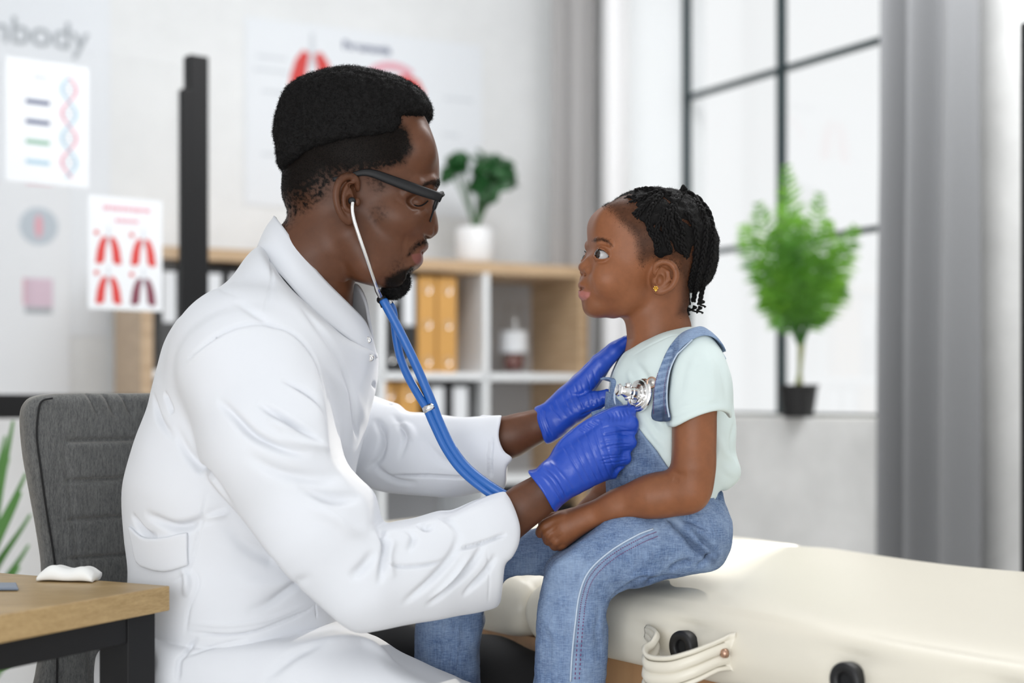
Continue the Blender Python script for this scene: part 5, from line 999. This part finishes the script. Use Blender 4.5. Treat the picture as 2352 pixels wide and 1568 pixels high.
# ================================================================ treatment couch
m = M['vinyl'] = mat('cream_vinyl', (.68, .64, .545), .38); n = tex(m, 500, 3); bump(m, n, .12, .0006); BS(m).inputs['Specular IOR Level'].default_value = .5
m = M['wood'] = mat('beech_wood', (.42, .22, .10), .5); n = tex(m, 8, 5, .6, (1, 1, .1)); L_(m, ramp(m, [(.3, (.30, .15, .07)), (.7, (.50, .29, .14))], n), BS(m).inputs['Base Color'])
tt = np.array([.588, -.809]); tn = np.array([.809, .588]); N0 = np.array([.218, 1.776]); HT = CZ - .262
def tp(x, y, z): p = N0 + tt * x + tn * y; return (p[0], p[1], z)              # couch frame: x along, y across, z height
def cushion(x0, x1, sup_fn, seed):
    """upholstered slab built as a closed cross-section loft so the leather can bulge and pucker"""
    r = random.Random(seed); nx = max(8, int((x1 - x0) / .012)); rows = []; Wd = .68
    sec = []                                           # half profile from near underside over the top to the far underside
    for i in range(9): sec.append((.06 - .06 * i / 8 if i < 1 else .012 * math.cos(i / 8 * math.pi / 2) * .9, -.088 + .0105 * i * .55))
    sec = [(.10, -.090), (.05, -.091), (.018, -.088), (.006, -.080), (0, -.068), (-.004, -.052), (-.003, -.036), (.002, -.022), (.010, -.010), (.022, -.001), (.040, .006), (.065, .0105), (.10, .014), (.15, .018), (.22, .021), (.30, .023), (.34, .0235)]
    full = sec + [(Wd - a, b) for a, b in sec[::-1][1:]]; full = [tuple(p) for p in cat(full, 3)]
    for i in range(nx + 1):
        x = x0 + (x1 - x0) * i / nx; e0 = min(x - x0, x1 - x); e = min(1, e0 / .045); rnd = math.sqrt(max(0, 1 - (1 - e) ** 2)); row = []
        for y, z in full:
            zz = -.04 + (z + .04) * (.35 + .65 * rnd) if True else z; yy = y + (Wd / 2 - y) * .05 * (1 - rnd)
            if y < .06: yy += sup_fn(x, z)
            zz += .0035 * math.sin(x * 9 + y * 7 + seed) * (z > 0)
            row.append(tp(x, yy, HT + zz))
        rows.append(row)
    V, Fc = loft_np(rows, 0, True); n_ = len(full); Fc.append(tuple(range(n_))[::-1]); Fc.append(tuple(nx * n_ + j for j in range(n_)))
    return V, [f[::-1] for f in Fc]
GR = [0.0, .262]
def pucker(x, z):
    s = 0
    for g in GR + [.46]: s += .010 * math.exp(-((x - g) / .022) ** 2 - ((z + .046) / .022) ** 2) + .008 * math.exp(-((x - g) / .05) ** 2 - ((z + .022) / .008) ** 2)
    s += .007 * math.exp(-((x + .08) / .035) ** 2 - ((z + .035 + (x + .08) * .25) / .009) ** 2); return s
cst = empty('treatment_couch', tp(0, .34, 0), 'cream padded treatment couch with black air vents and a carry handle', 'treatment couch')
part('cushion', cushion(-.352, .85, pucker, 1), M['vinyl'], cst, smooth=True); part('cushion', cushion(-1.15, -.356, lambda x, z: 0, 2), M['vinyl'], cst, smooth=True)
part('frame', join_np([box_np(tp(x0, .05, HT - .135), np.array(tp(x1, .05, 0)) - tp(x0, .05, 0), np.array(tp(0, .58, 0)) - tp(0, 0, 0), (0, 0, .043)) for x0, x1 in ((-.34, .83), (-1.12, -.37))]), M['wood'], cst)
for x_, y_ in ((-.28, .07), (-.28, .60), (.76, .07), (.76, .60), (-1.08, .60), (-1.08, .07)): part('leg', box_np(tp(x_, y_, 0), np.array(tp(.05, 0, 0)) - tp(0, 0, 0), np.array(tp(0, .03, 0)) - tp(0, 0, 0), (0, 0, HT - .13)), M['wood'], cst, bevel=.003)
for a, b in (((-.26, .10, HT - .14), (-.05, .33, .12)), ((-.26, .60, HT - .14), (.10, .60, .20)), ((.35, .085, .12), (.76, .085, HT - .2))): part('brace', tube_np([tp(*a), tp(*b)], .014, 8), M['wood'], cst)
part('tension_cable', tube_np([tp(.118, .03, HT - .09), tp(.135, .05, HT - .25), tp(.16, .08, .2)], .0015, 6), M['chrome'], cst, smooth=True)
nd = np.array([-tn[0], -tn[1], 0])
for g in GR + [.46]:
    c = np.array(tp(g, -.009, HT - .047)); pr = [(.0095, -.012), (.0098, .0005), (.0112, .0025), (.0175, .0032), (.0205, .0018), (.0212, -.001), (.0205, -.012)]
    v_ = part('air_vent', lathe_np(pr, c, nd, 32, False), M['rubber'], cst, smooth=True); part('vent_hole', lathe_np([(.0098, -.004), (.0001, -.0045)], c, nd, 20, False), M['black_cloth'], v_, smooth=True)
# carry handle: a ribbed strap standing off the side
hp = [(1488, 1452, 1.835), (1500, 1462, 1.815), (1512, 1482, 1.79), (1505, 1506, 1.775), (1486, 1522, 1.755), (1492, 1542, 1.735), (1540, 1545, 1.71), (1590, 1530, 1.70), (1640, 1508, 1.705), (1672, 1498, 1.712), (1690, 1497, 1.712)]
wv = [.010, .014, .019, .021, .022, .022, .021, .020, .019, .022, .024]
hc = cat([P(*p) for p in hp], 5); wc = np.interp(np.linspace(0, 1, len(hc)), np.linspace(0, 1, len(wv)), wv)
rows_ = []
for i, c in enumerate(hc):
    t_ = hc[min(i + 1, len(hc) - 1)] - hc[max(i - 1, 0)]; t_ /= np.linalg.norm(t_); up_ = np.array([0, 0, 1.]) - t_ * t_[2] * .6; up_ /= np.linalg.norm(up_); o_ = np.cross(up_, t_); o_ /= max(np.linalg.norm(o_), 1e-6)
    row = []
    for j in range(17): a = -1 + 2 * j / 16; row.append(c + up_ * wc[i] * a + o_ * (.0022 * math.cos(a * math.pi * 3.0) * (1 if i < len(hc) - 6 else .2)))
    rows_.append(row)
hd = part('carry_handle', loft_np(rows_, .004), M['vinyl'], cst, smooth=True)
c = np.array(P(1663, 1500, 1.702)); part('rivet', lathe_np([(.0001, .004), (.004, .0035), (.0055, .001), (.006, -.003)], c, nd + [0, 0, .05], 18), M['copper'], hd, smooth=True)
# ================================================================ desk in the foreground
dk_c = np.array([-.413, 1.717]); e1 = np.array([-.463, -.886]); e2 = np.array([-.889, .458]); DZ = CZ - .2249
m = M['desk_oak'] = mat('oak_veneer', (.46, .29, .13), .42); n = tex(m, 5, 6, .65, (1, 7, 40)); n2 = tex(m, 40, 3, .5, (1, 4, 20)); c_ = ramp(m, [(.3, (.32, .21, .085)), (.7, (.47, .33, .155))], n); c_ = mixc(m, .3, c_, ramp(m, [(.4, (.29, .18, .075)), (.6, (.46, .32, .16))], n2)); L_(m, c_, BS(m).inputs['Base Color'])
dsk = empty('desk', (*dk_c, 0), 'oak-topped desk with a black square-tube frame at the left foreground', 'desk')
def db(a0, a1, b0, b1, z0, z1): p = dk_c + e1 * a0 + e2 * b0; return box_np((*p, z0), (*(e1 * (a1 - a0)), 0), (*(e2 * (b1 - b0)), 0), (0, 0, z1 - z0))
part('desktop', db(0, .75, 0, 1.3, DZ - .030, DZ), M['desk_oak'], dsk, bevel=.0015)
part('leg', db(.012, .058, .012, .058, 0, DZ - .030), M['black_metal'], dsk, bevel=.0015); part('leg', db(.69, .735, .012, .058, 0, DZ - .030), M['black_metal'], dsk, bevel=.0015); part('leg', db(.012, .058, 1.24, 1.285, 0, DZ - .030), M['black_metal'], dsk, bevel=.0015)
part('rail', db(.058, .69, .014, .054, DZ - .062, DZ - .030), M['black_metal'], dsk, bevel=.0015); part('rail', db(.016, .056, .058, 1.24, DZ - .062, DZ - .030), M['black_metal'], dsk, bevel=.0015)
# folded cloth
cx_ = P(163, 1338, 1.775); cx_[2] = DZ
rows_ = []
for i in range(33):
    a = i / 32; row = []
    for j in range(20):
        b_ = j / 20 * 2 * math.pi; hx = (a - .5) * .072; th_ = .0085 * (1 - .55 * abs(2 * a - 1) ** 3) * (1 + .18 * math.sin(a * 9)); lay = .0012 * math.sin(b_ * 4)
        row.append((cx_[0] + hx, cx_[1] + (.022 + lay) * math.cos(b_) - .012 * a, DZ + .0005 + max(0, th_ + (th_ + lay) * np.sign(math.sin(b_)) * abs(math.sin(b_)) ** .5)))
    rows_.append(row)
V_, F_ = loft_np(rows_, 0, True); F_ += [tuple(range(20))[::-1], tuple(32 * 20 + j for j in range(20))]
o = part('folded_cloth', (V_, F_), mat('white_gauze', (.86, .86, .84), .9), None, smooth=True); tag(o, 'small white folded gauze cloth lying on the oak desk', 'cloth')
p_ = P(12, 1359, 1.66); o = empty('clipboard', (p_[0], p_[1], DZ), 'thin blue-grey clipboard lying flat on the desk at the left border', 'clipboard')
V_ = []; a0 = np.array(P(56, 1357, 1.688)); a0[2] = DZ
part('board', box_np((a0[0] - .20, a0[1] - .02, DZ + .001), (.20, 0, 0), (-.02, .05, 0), (0, 0, .003)), mat('blue_grey_plastic', (.16, .20, .27), .35), o, bevel=.001); part('clip', box_np((a0[0] - .15, a0[1] - .01, DZ + .0042), (.05, 0, 0), (-.005, .014, 0), (0, 0, .004)), M['chrome'], o, bevel=.001)
# ================================================================ office chair
m = M['tweed'] = mat('grey_tweed', (.085, .088, .092), .95); n = tex(m, 800, 3, .8, (1, 1, .25)); n2 = tex(m, 300, 2, .6, (1, 1, .2)); c_ = mixc(m, .5, ramp(m, [(.35, (.035, .037, .040)), (.65, (.15, .152, .15))], n), ramp(m, [(.35, (.05, .052, .055)), (.68, (.13, .132, .13))], n2)); L_(m, c_, BS(m).inputs['Base Color']); bump(m, n, .3, .001)
BS(m).inputs['Sheen Weight'].default_value = .35; BS(m).inputs['Sheen Tint'].default_value = (1, .95, .85, 1)
ch_o = q(62, 1180, -70); ca = math.radians(44)
cf = Field([-40, -60, -860], [640, 170, 300], 4.0)
zt = lambda v: q(62, v, -70)[2] - 0
pol = [(2, zt(960)), (12, zt(925)), (40, zt(908)), (120, zt(902)), (250, zt(902)), (420, zt(902)), (560, zt(915)), (600, zt(960)), (570, zt(1200)), (545, zt(1420)), (540, zt(1750)), (52, zt(1750)), (50, zt(1500)), (54, zt(1330)), (44, zt(1240)), (24, zt(1130)), (8, zt(1040))]
sl, g_ = cf.blk(cf.lo, cf.lo + cf.h * cf.n); d2 = poly_sdf([(p[0], p[1]) for p in cat([np.array(p) for p in pol], 4, True)], g_[0][:, 0, 0], g_[2][0, 0, :])[:, None, :]
Xg, Yg, Zg = g_[0], g_[1], g_[2]
grv = 0
for v0 in (1015, 1108, 1200, 1292, 1392, 1490): grv = grv + 9 * np.exp(-((Zg - zt(v0)) / 5.5) ** 2) * ss(Xg, 85, 115)
pad = 7 * ss(Xg, 80, 120) * ss(-Zg, -zt(1010), -zt(1025))
front = 0 + grv - pad + 5 * np.exp(-((Xg - 88 - (zt(1000) - Zg) * .12) / 7) ** 2) * ss(-Zg, -zt(1000), -zt(1060))
for x0_, sk in ((150, .5), (190, .55), (235, .5)): front = front + 9 * np.exp(-((Xg - x0_ - (zt(902) - Zg) * sk) / 6) ** 2) * (1 - ss(-Zg, -zt(945), -zt(965))) * (1 - ss(Zg, zt(906), zt(900)))
dy = np.maximum(front - Yg, Yg - 62.0); rr = 24; a_, b_ = d2 + rr, dy + rr; cf.v = (np.minimum(np.maximum(a_, b_), 0) + np.sqrt(np.maximum(a_, 0) ** 2 + np.maximum(b_, 0) ** 2) - rr).astype(np.float32)
Vc_, Fcc = cf.mesh(1)
def chair_xf(V): V = np.asarray(V, float); x, y = V[:, 0], V[:, 1]; return np.stack([ch_o[0] + x * math.cos(ca) - y * math.sin(ca), ch_o[1] + x * math.sin(ca) + y * math.cos(ca), V[:, 2]], 1)
cw = to_world(chair_xf([(300, 30, 0)]))[0]
chr_ = empty('office_chair', (cw[0], cw[1], 0), 'office chair with a ribbed dark grey tweed backrest behind the seated person in white', 'office chair')
bk = body_mesh('backrest', (chair_xf(Vc_), Fcc), M['tweed'], chr_)
pl = [(x, -2, z) for x, z in ((60, zt(914)), (36, zt(920)), (27, zt(940)), (22, zt(1000)), (32, zt(1080)), (46, zt(1180)), (64, zt(1290)), (72, zt(1400)), (70, zt(1600)))]
body_mesh('piping', (lambda r: (chair_xf(r[0]), r[1]))(tube_np(cat([np.array(p, float) for p in pl], 4), 2.2, 6)), M['black_cloth'], bk)
sf = Field([30, -560, -30], [640, 60, 90], 6.0); sf.extr([(60, 0), (600, 0), (600, 60), (60, 60)], 8, -14, 'add'); sf.func(lambda x, y, z: np.maximum(-500 - y, y - 30) + 0 * x + 0 * z, 20); sv, sfc = sf.mesh(1); sv[:, 2] += zt(1790)
body_mesh('seat', (chair_xf(sv), sfc), M['tweed'], chr_)
zc = float(to_world(chair_xf([(320, -230, zt(1790))]))[0][2]); cb = to_world(chair_xf([(320, -230, 0)]))[0]
part('gas_column', tube_np([(cb[0], cb[1], .08), (cb[0], cb[1], zc + .01)], .028, 16), M['black_metal'], chr_, smooth=True)
for i in range(5): a = i * 2 * math.pi / 5 + .3; part('foot', tube_np([(cb[0], cb[1], .09), (cb[0] + .30 * math.cos(a), cb[1] + .30 * math.sin(a), .055)], [.03, .018], 8), M['black_metal'], chr_, smooth=True); part('caster', lathe_np([(.001, -.02), (.025, -.02), (.027, 0), (.025, .02), (.001, .02)], (cb[0] + .30 * math.cos(a), cb[1] + .30 * math.sin(a), .027), (math.cos(a + 1.57), math.sin(a + 1.57), 0), 14), M['rubber'], chr_, smooth=True)
# ================================================================ stethoscope
st = empty('stethoscope', tuple(to_world([q(987, 937, -60)])[0]), 'blue stethoscope with chrome ear tubes, worn in the ears, pressed to the chest', 'stethoscope')
for s_ in (-1, 1):
    a = 128 if s_ < 0 else 126
    body_mesh('ear_tip', lathe_np([(.01, 8), (5, 7), (8, 2), (8.5, -3), (6, -8), (.01, -9)], q(808, 461, s_ * 132), (0, s_, 0), 16), M['rubber'], st)
    E = cat([q(810, 464, s_ * 136), q(809, 478, s_ * 137), q(812, 500, s_ * 134), q(824, 540, s_ * 128), q(842, 592, s_ * 112), q(858, 640, s_ * 86), q(868, 668, s_ * 62), q(878, 688, s_ * 40)], 6)
    body_mesh('ear_tube', tube_np(E, list(np.interp(np.linspace(0, 1, len(E)), [0, .8, .82, 1], [4.6, 4.6, 6.2, 6.2])), 12), M['chrome'], st)
body_mesh('connector', join_np([tube_np(cat([q(874, 688, -44), q(884, 692, -10), q(886, 686, 36)], 3), 9.5, 12), tube_np([q(876, 682, -44), q(884, 704, -44)], [10, 9], 12)]), M['rubber'], st)
body_mesh('spring', tube_np(cat([q(882, 690, -10), q(898, 690, 0), q(904, 704, 4), q(903, 716, 4)], 5), 2.4, 8, True, (0, 1, 0), 2.5), M['chrome'], st)
T1 = cat([q(880, 690, -44), q(886, 700, -46), q(913, 751, -48), q(947, 820, -50), q(974, 881, -56), q(992, 924, -62), q(1008, 966, -70), q(1038, 1028, -86), q(1076, 1077, -104), q(1135, 1122, -128), q(1200, 1158, -130)], 6)
body_mesh('tubing', tube_np(T1, 10.5, 14), M['tubing'], st)
T2 = cat([q(896, 700, -14), q(903, 716, -16), q(910, 774, -22), q(920, 822, -30), q(939, 868, -42), q(964, 912, -56), q(981, 940, -64), q(998, 978, -74), q(1026, 1034, -88), q(1064, 1084, -106), q(1124, 1132, -124), q(1190, 1168, -126)], 6)
body_mesh('tubing', tube_np(T2, 9.5, 14), M['tubing'], st)
cdir = q(998, 958, -64) - q(978, 916, -56); cdir = cdir / np.linalg.norm(cdir)
body_mesh('tube_clip', tube_np([q(987, 938, -62) - cdir * 7, q(987, 938, -62) + cdir * 7], 16, 18, True, (0, 1, 0), 1.1), M['chrome'], st)
hc_ = q(1466, 905, -128); hn = np.array([-.80, -.55, .16]); hn /= np.linalg.norm(hn)
cp = body_mesh('chestpiece', lathe_np([(.01, -10), (36, -10), (39, -7), (39, -3), (36, 0), (33, 1), (31, 4), (24, 5), (22, 8), (14, 10), (13, 20), (11, 22), (11, 38), (8, 40), (.01, 40)], hc_, hn, 40), M['chrome'], st, None, 20)
body_mesh('diaphragm', lathe_np([(.01, -12), (30, -12), (33, -10), (33, -9)], hc_, hn, 32), M['rubber'], cp)
b0_ = hc_ + hn * 28
body_mesh('bell', lathe_np([(.01, -14), (13, -14), (14, -10), (10, 0), (12, 8), (14, 12), (12, 14), (7, 12), (.01, 11)], hc_ + hn * 44, hn, 24), M['chrome'], cp, None, 30)
body_mesh('stem', join_np([tube_np(cat([b0_, b0_ + np.array([2, -4, -20]), q(1442, 940, -118), q(1430, 960, -108)], 4), 4.6, 10), lathe_np([(9, -5), (10, -2), (10, 2), (9, 5)], b0_ + np.array([1, -2, -12]), (0.1, -.2, -1), 14), lathe_np([(7, -6), (8.5, 0), (7, 6), (.01, 6)], b0_ + np.array([0, -2, 14]), (0, 0, 1), 14)]), M['chrome'], cp)
# ================================================================ plants
m = M['leaf'] = mat('green_frond', (.055, .20, .025), .45); BS(m).inputs['Transmission Weight'].default_value = 0.0; n = tex(m, 6, 3); L_(m, ramp(m, [(.3, (.025, .12, .02)), (.7, (.13, .36, .03))], n), BS(m).inputs['Base Color'])
nt = m.node_tree; tl = N_(m, 'ShaderNodeBsdfTranslucent'); L_(m, ramp(m, [(.3, (.10, .35, .03)), (.7, (.40, .70, .05))], n), tl.inputs[0]); mx = N_(m, 'ShaderNodeMixShader', i_Fac=.36); L_(m, BS(m).outputs[0], mx.inputs[1]); L_(m, tl.outputs[0], mx.inputs[2]); L_(m, mx.outputs[0], nt.nodes['Material Output'].inputs[0])
M['dark_leaf'] = mat('glossy_dark_leaf', (.018, .085, .022), .3); M['pot_black'] = mat('black_plastic_pot', (.006, .006, .007), .5); M['stem'] = mat('palm_stem', (.20, .22, .06), .6); M['soil'] = mat('soil', (.03, .02, .015), .95)
def frond(base, tip, sag, r, nl, ll, side, width=.012):
    base, tip = np.array(base, float), np.array(tip, float); mid = (base + tip) / 2 + np.array(sag); C_ = cat([base, mid, tip], 12); n_ = len(C_); out = [tube_np(C_, list(np.linspace(.0035, .001, n_)), 5)]
    for i in range(nl):
        f_ = .22 + .78 * i / nl; k_ = min(int(f_ * (n_ - 1)), n_ - 2); c = C_[k_]; t = C_[k_ + 1] - C_[k_]; t /= np.linalg.norm(t); s_ = np.cross(t, side); s_ /= max(np.linalg.norm(s_), 1e-6)
        for sg_ in (-1, 1):
            L = ll * math.sin(math.pi * (.12 + .8 * f_)) * r.uniform(.85, 1.15); d = t * .75 + s_ * sg_ * .75 + np.array([r.uniform(-.15, .15), r.uniform(-.25, .25), r.uniform(-.25, .05)]); d /= np.linalg.norm(d); w_ = np.cross(d, side + np.array([r.uniform(-.5, .5), 0, r.uniform(-.5, .5)])); w_ /= max(np.linalg.norm(w_), 1e-6)
            p1 = c + d * L * .5 - np.array([0, 0, L * .06]); p2 = c + d * L - np.array([0, 0, L * .25]); V = [c - w_ * width * .2, c + w_ * width * .2, p1 + w_ * width * .5, p2, p1 - w_ * width * .5, p1 + np.array([0, 0, -.0015])]
            out.append((V, [(0, 1, 2, 4), (4, 2, 3)]))
    return join_np(out)
def pot(name, c, r0, r1, h, mt, parent): return part(name, lathe_np([(.001, 0), (r0, 0), (r1 * .98, h * .92), (r1 * 1.04, h * .93), (r1 * 1.04, h), (r1 * .93, h), (r1 * .90, h * .86), (.001, h * .86)], c, (0, 0, 1), 28), mt, parent, smooth=False, auto=40)
r = random.Random(5); dp = 4.13
pc = P(1833, 948, dp); pc[2] = ZS
o = empty('potted_palm', pc, 'bushy green palm in a black pot standing on the window sill', 'potted palm')
pot('pot', pc, .044, .058, .095, M['pot_black'], o); part('soil', lathe_np([(.001, .083), (.053, .083)], pc, (0, 0, 1), 20, False), M['soil'], o)
tips = [(1806, 372, .0), (1800, 430, .05), (1704, 512, .05), (1740, 462, -.05), (1884, 438, .06), (1966, 516, .0), (1938, 560, -.08), (1905, 500, .1), (1738, 600, -.1), (1762, 672, .02), (1936, 640, .06), (1772, 530, -.12), (1845, 500, -.1), (1905, 590, -.12), (1785, 610, .1), (1868, 580, .12), (1838, 640, -.1), (1792, 720, -.06), (1885, 700, .08), (1822, 480, .0), (1815, 560, -.08)]
cr0 = np.array(P(1840, 790, dp))
part('stem', join_np([tube_np(cat([np.array(pc) + [dx, 0, .08], (np.array(pc) + cr0) / 2 + [dx * .3, 0, .02], cr0 + [dx * .8, dx * .3, 0]], 5), [.006] * 5 + [.004] * 6, 7) for dx in (-.008, .0, .009)]), M['stem'], o, smooth=True)
for u, v, dd in tips: t_ = np.array(P(u, v, dp + dd)); part('frond', frond(cr0 + np.array([r.uniform(-.01, .01), 0, 0]), t_, ((t_[0] - cr0[0]) * .12, 0, .035), r, 26, .072, np.array([.1, 1, .1]), .010), M['leaf'], o)
# small shrub in a white vase on the bookcase
pc = P(1090, 600, 4.82); pc[2] = BT
o = empty('potted_shrub', pc, 'small dark-leaved shrub in a white vase on top of the bookcase', 'potted plant')
part('vase', lathe_np([(.001, 0), (.055, 0), (.064, .02), (.064, .115), (.058, .125), (.052, .125), (.055, .1), (.001, .1)], pc, (0, 0, 1), 28), mat('white_ceramic', (.80, .80, .81), .3), o, smooth=True)
b_ = np.array(P(1092, 512, 4.82)); ends = []
for i in range(15):
    u, v = r.uniform(1030, 1172), r.uniform(365, 440); e = np.array(P(u, v, 4.82 + r.uniform(-.07, .07))); ends.append(e)
part('stem', join_np([tube_np(cat([b_ + [0, 0, -.03], (b_ * .6 + e * .4), e], 4), .003, 5) for e in ends]), mat('green_stem', (.06, .14, .05), .6), o, smooth=True)
for i, e in enumerate(ends + [np.array(P(u, v, 4.78)) for u, v in ((1040, 375), (1062, 360), (1105, 365), (1130, 385), (1160, 385), (1170, 400), (1025, 390), (1090, 420), (1120, 430), (1100, 395), (1110, 445), (1125, 455))]):
    Vs_ = []
    for k_ in range(4):
        n_ = np.array([r.uniform(-1, 1), r.uniform(-1, -.2), r.uniform(-.6, 1)]); n_ /= np.linalg.norm(n_); a_ = np.cross(n_, [0, 1, .2]); a_ /= np.linalg.norm(a_); b2 = np.cross(n_, a_); c0 = e + np.array([r.uniform(-.02, .02), r.uniform(-.02, .02), r.uniform(-.025, .02)])
        rad = r.uniform(.017, .025); ring = [c0 + a_ * rad * math.cos(x) * 1.25 + b2 * rad * math.sin(x) - n_ * .004 * math.cos(x) ** 2 for x in np.linspace(0, 5.6, 9)]; Vs_.append(([c0 + n_ * .003] + ring, [(0, i_ + 1, (i_ + 1) % 9 + 1) for i_ in range(9)]))
    part('leaf', join_np(Vs_), M['dark_leaf'], o, smooth=True)
# grassy floor plant at the left edge
pc = P(-70, 1560, 2.95); pc[2] = 0
o = empty('floor_plant', pc, 'green long-bladed floor plant at the left edge behind the office chair', 'potted plant')
pot('pot', pc, .10, .13, .26, mat('grey_ceramic', (.55, .55, .56), .5), o); part('soil', lathe_np([(.001, .223), (.12, .223)], pc, (0, 0, 1), 20, False), M['soil'], o)
for i, (u, v) in enumerate(((60, 1085), (48, 1130), (30, 965), (12, 1000), (70, 1180), (-20, 940), (20, 1050), (66, 1250), (-60, 960), (45, 1300), (160, 1480), (-130, 1000), (-170, 1100), (110, 1420))):
    t_ = np.array(P(u, v, 2.95 + r.uniform(-.12, .12))); b0 = np.array(pc) + [r.uniform(-.03, .03), r.uniform(-.03, .03), .22]; C_ = cat([b0, (b0 + t_) / 2 + [-(t_[0] - b0[0]) * .25, 0, .06], t_], 8); rows_ = []
    for k_, c in enumerate(C_): w_ = .011 * math.sin(math.pi * (.12 + .86 * k_ / len(C_))); rows_.append([c + np.array([-w_, 0, 0]), c + np.array([0, .003, -.002]), c + np.array([w_, 0, 0])])
    part('blade', loft_np(rows_, .0008), mat('blade_green', (.10, .26, .06), .5) if 'blade_green' not in bpy.data.materials else bpy.data.materials['blade_green'], o, smooth=True)
make_doctor(); make_glasses(); make_girl()
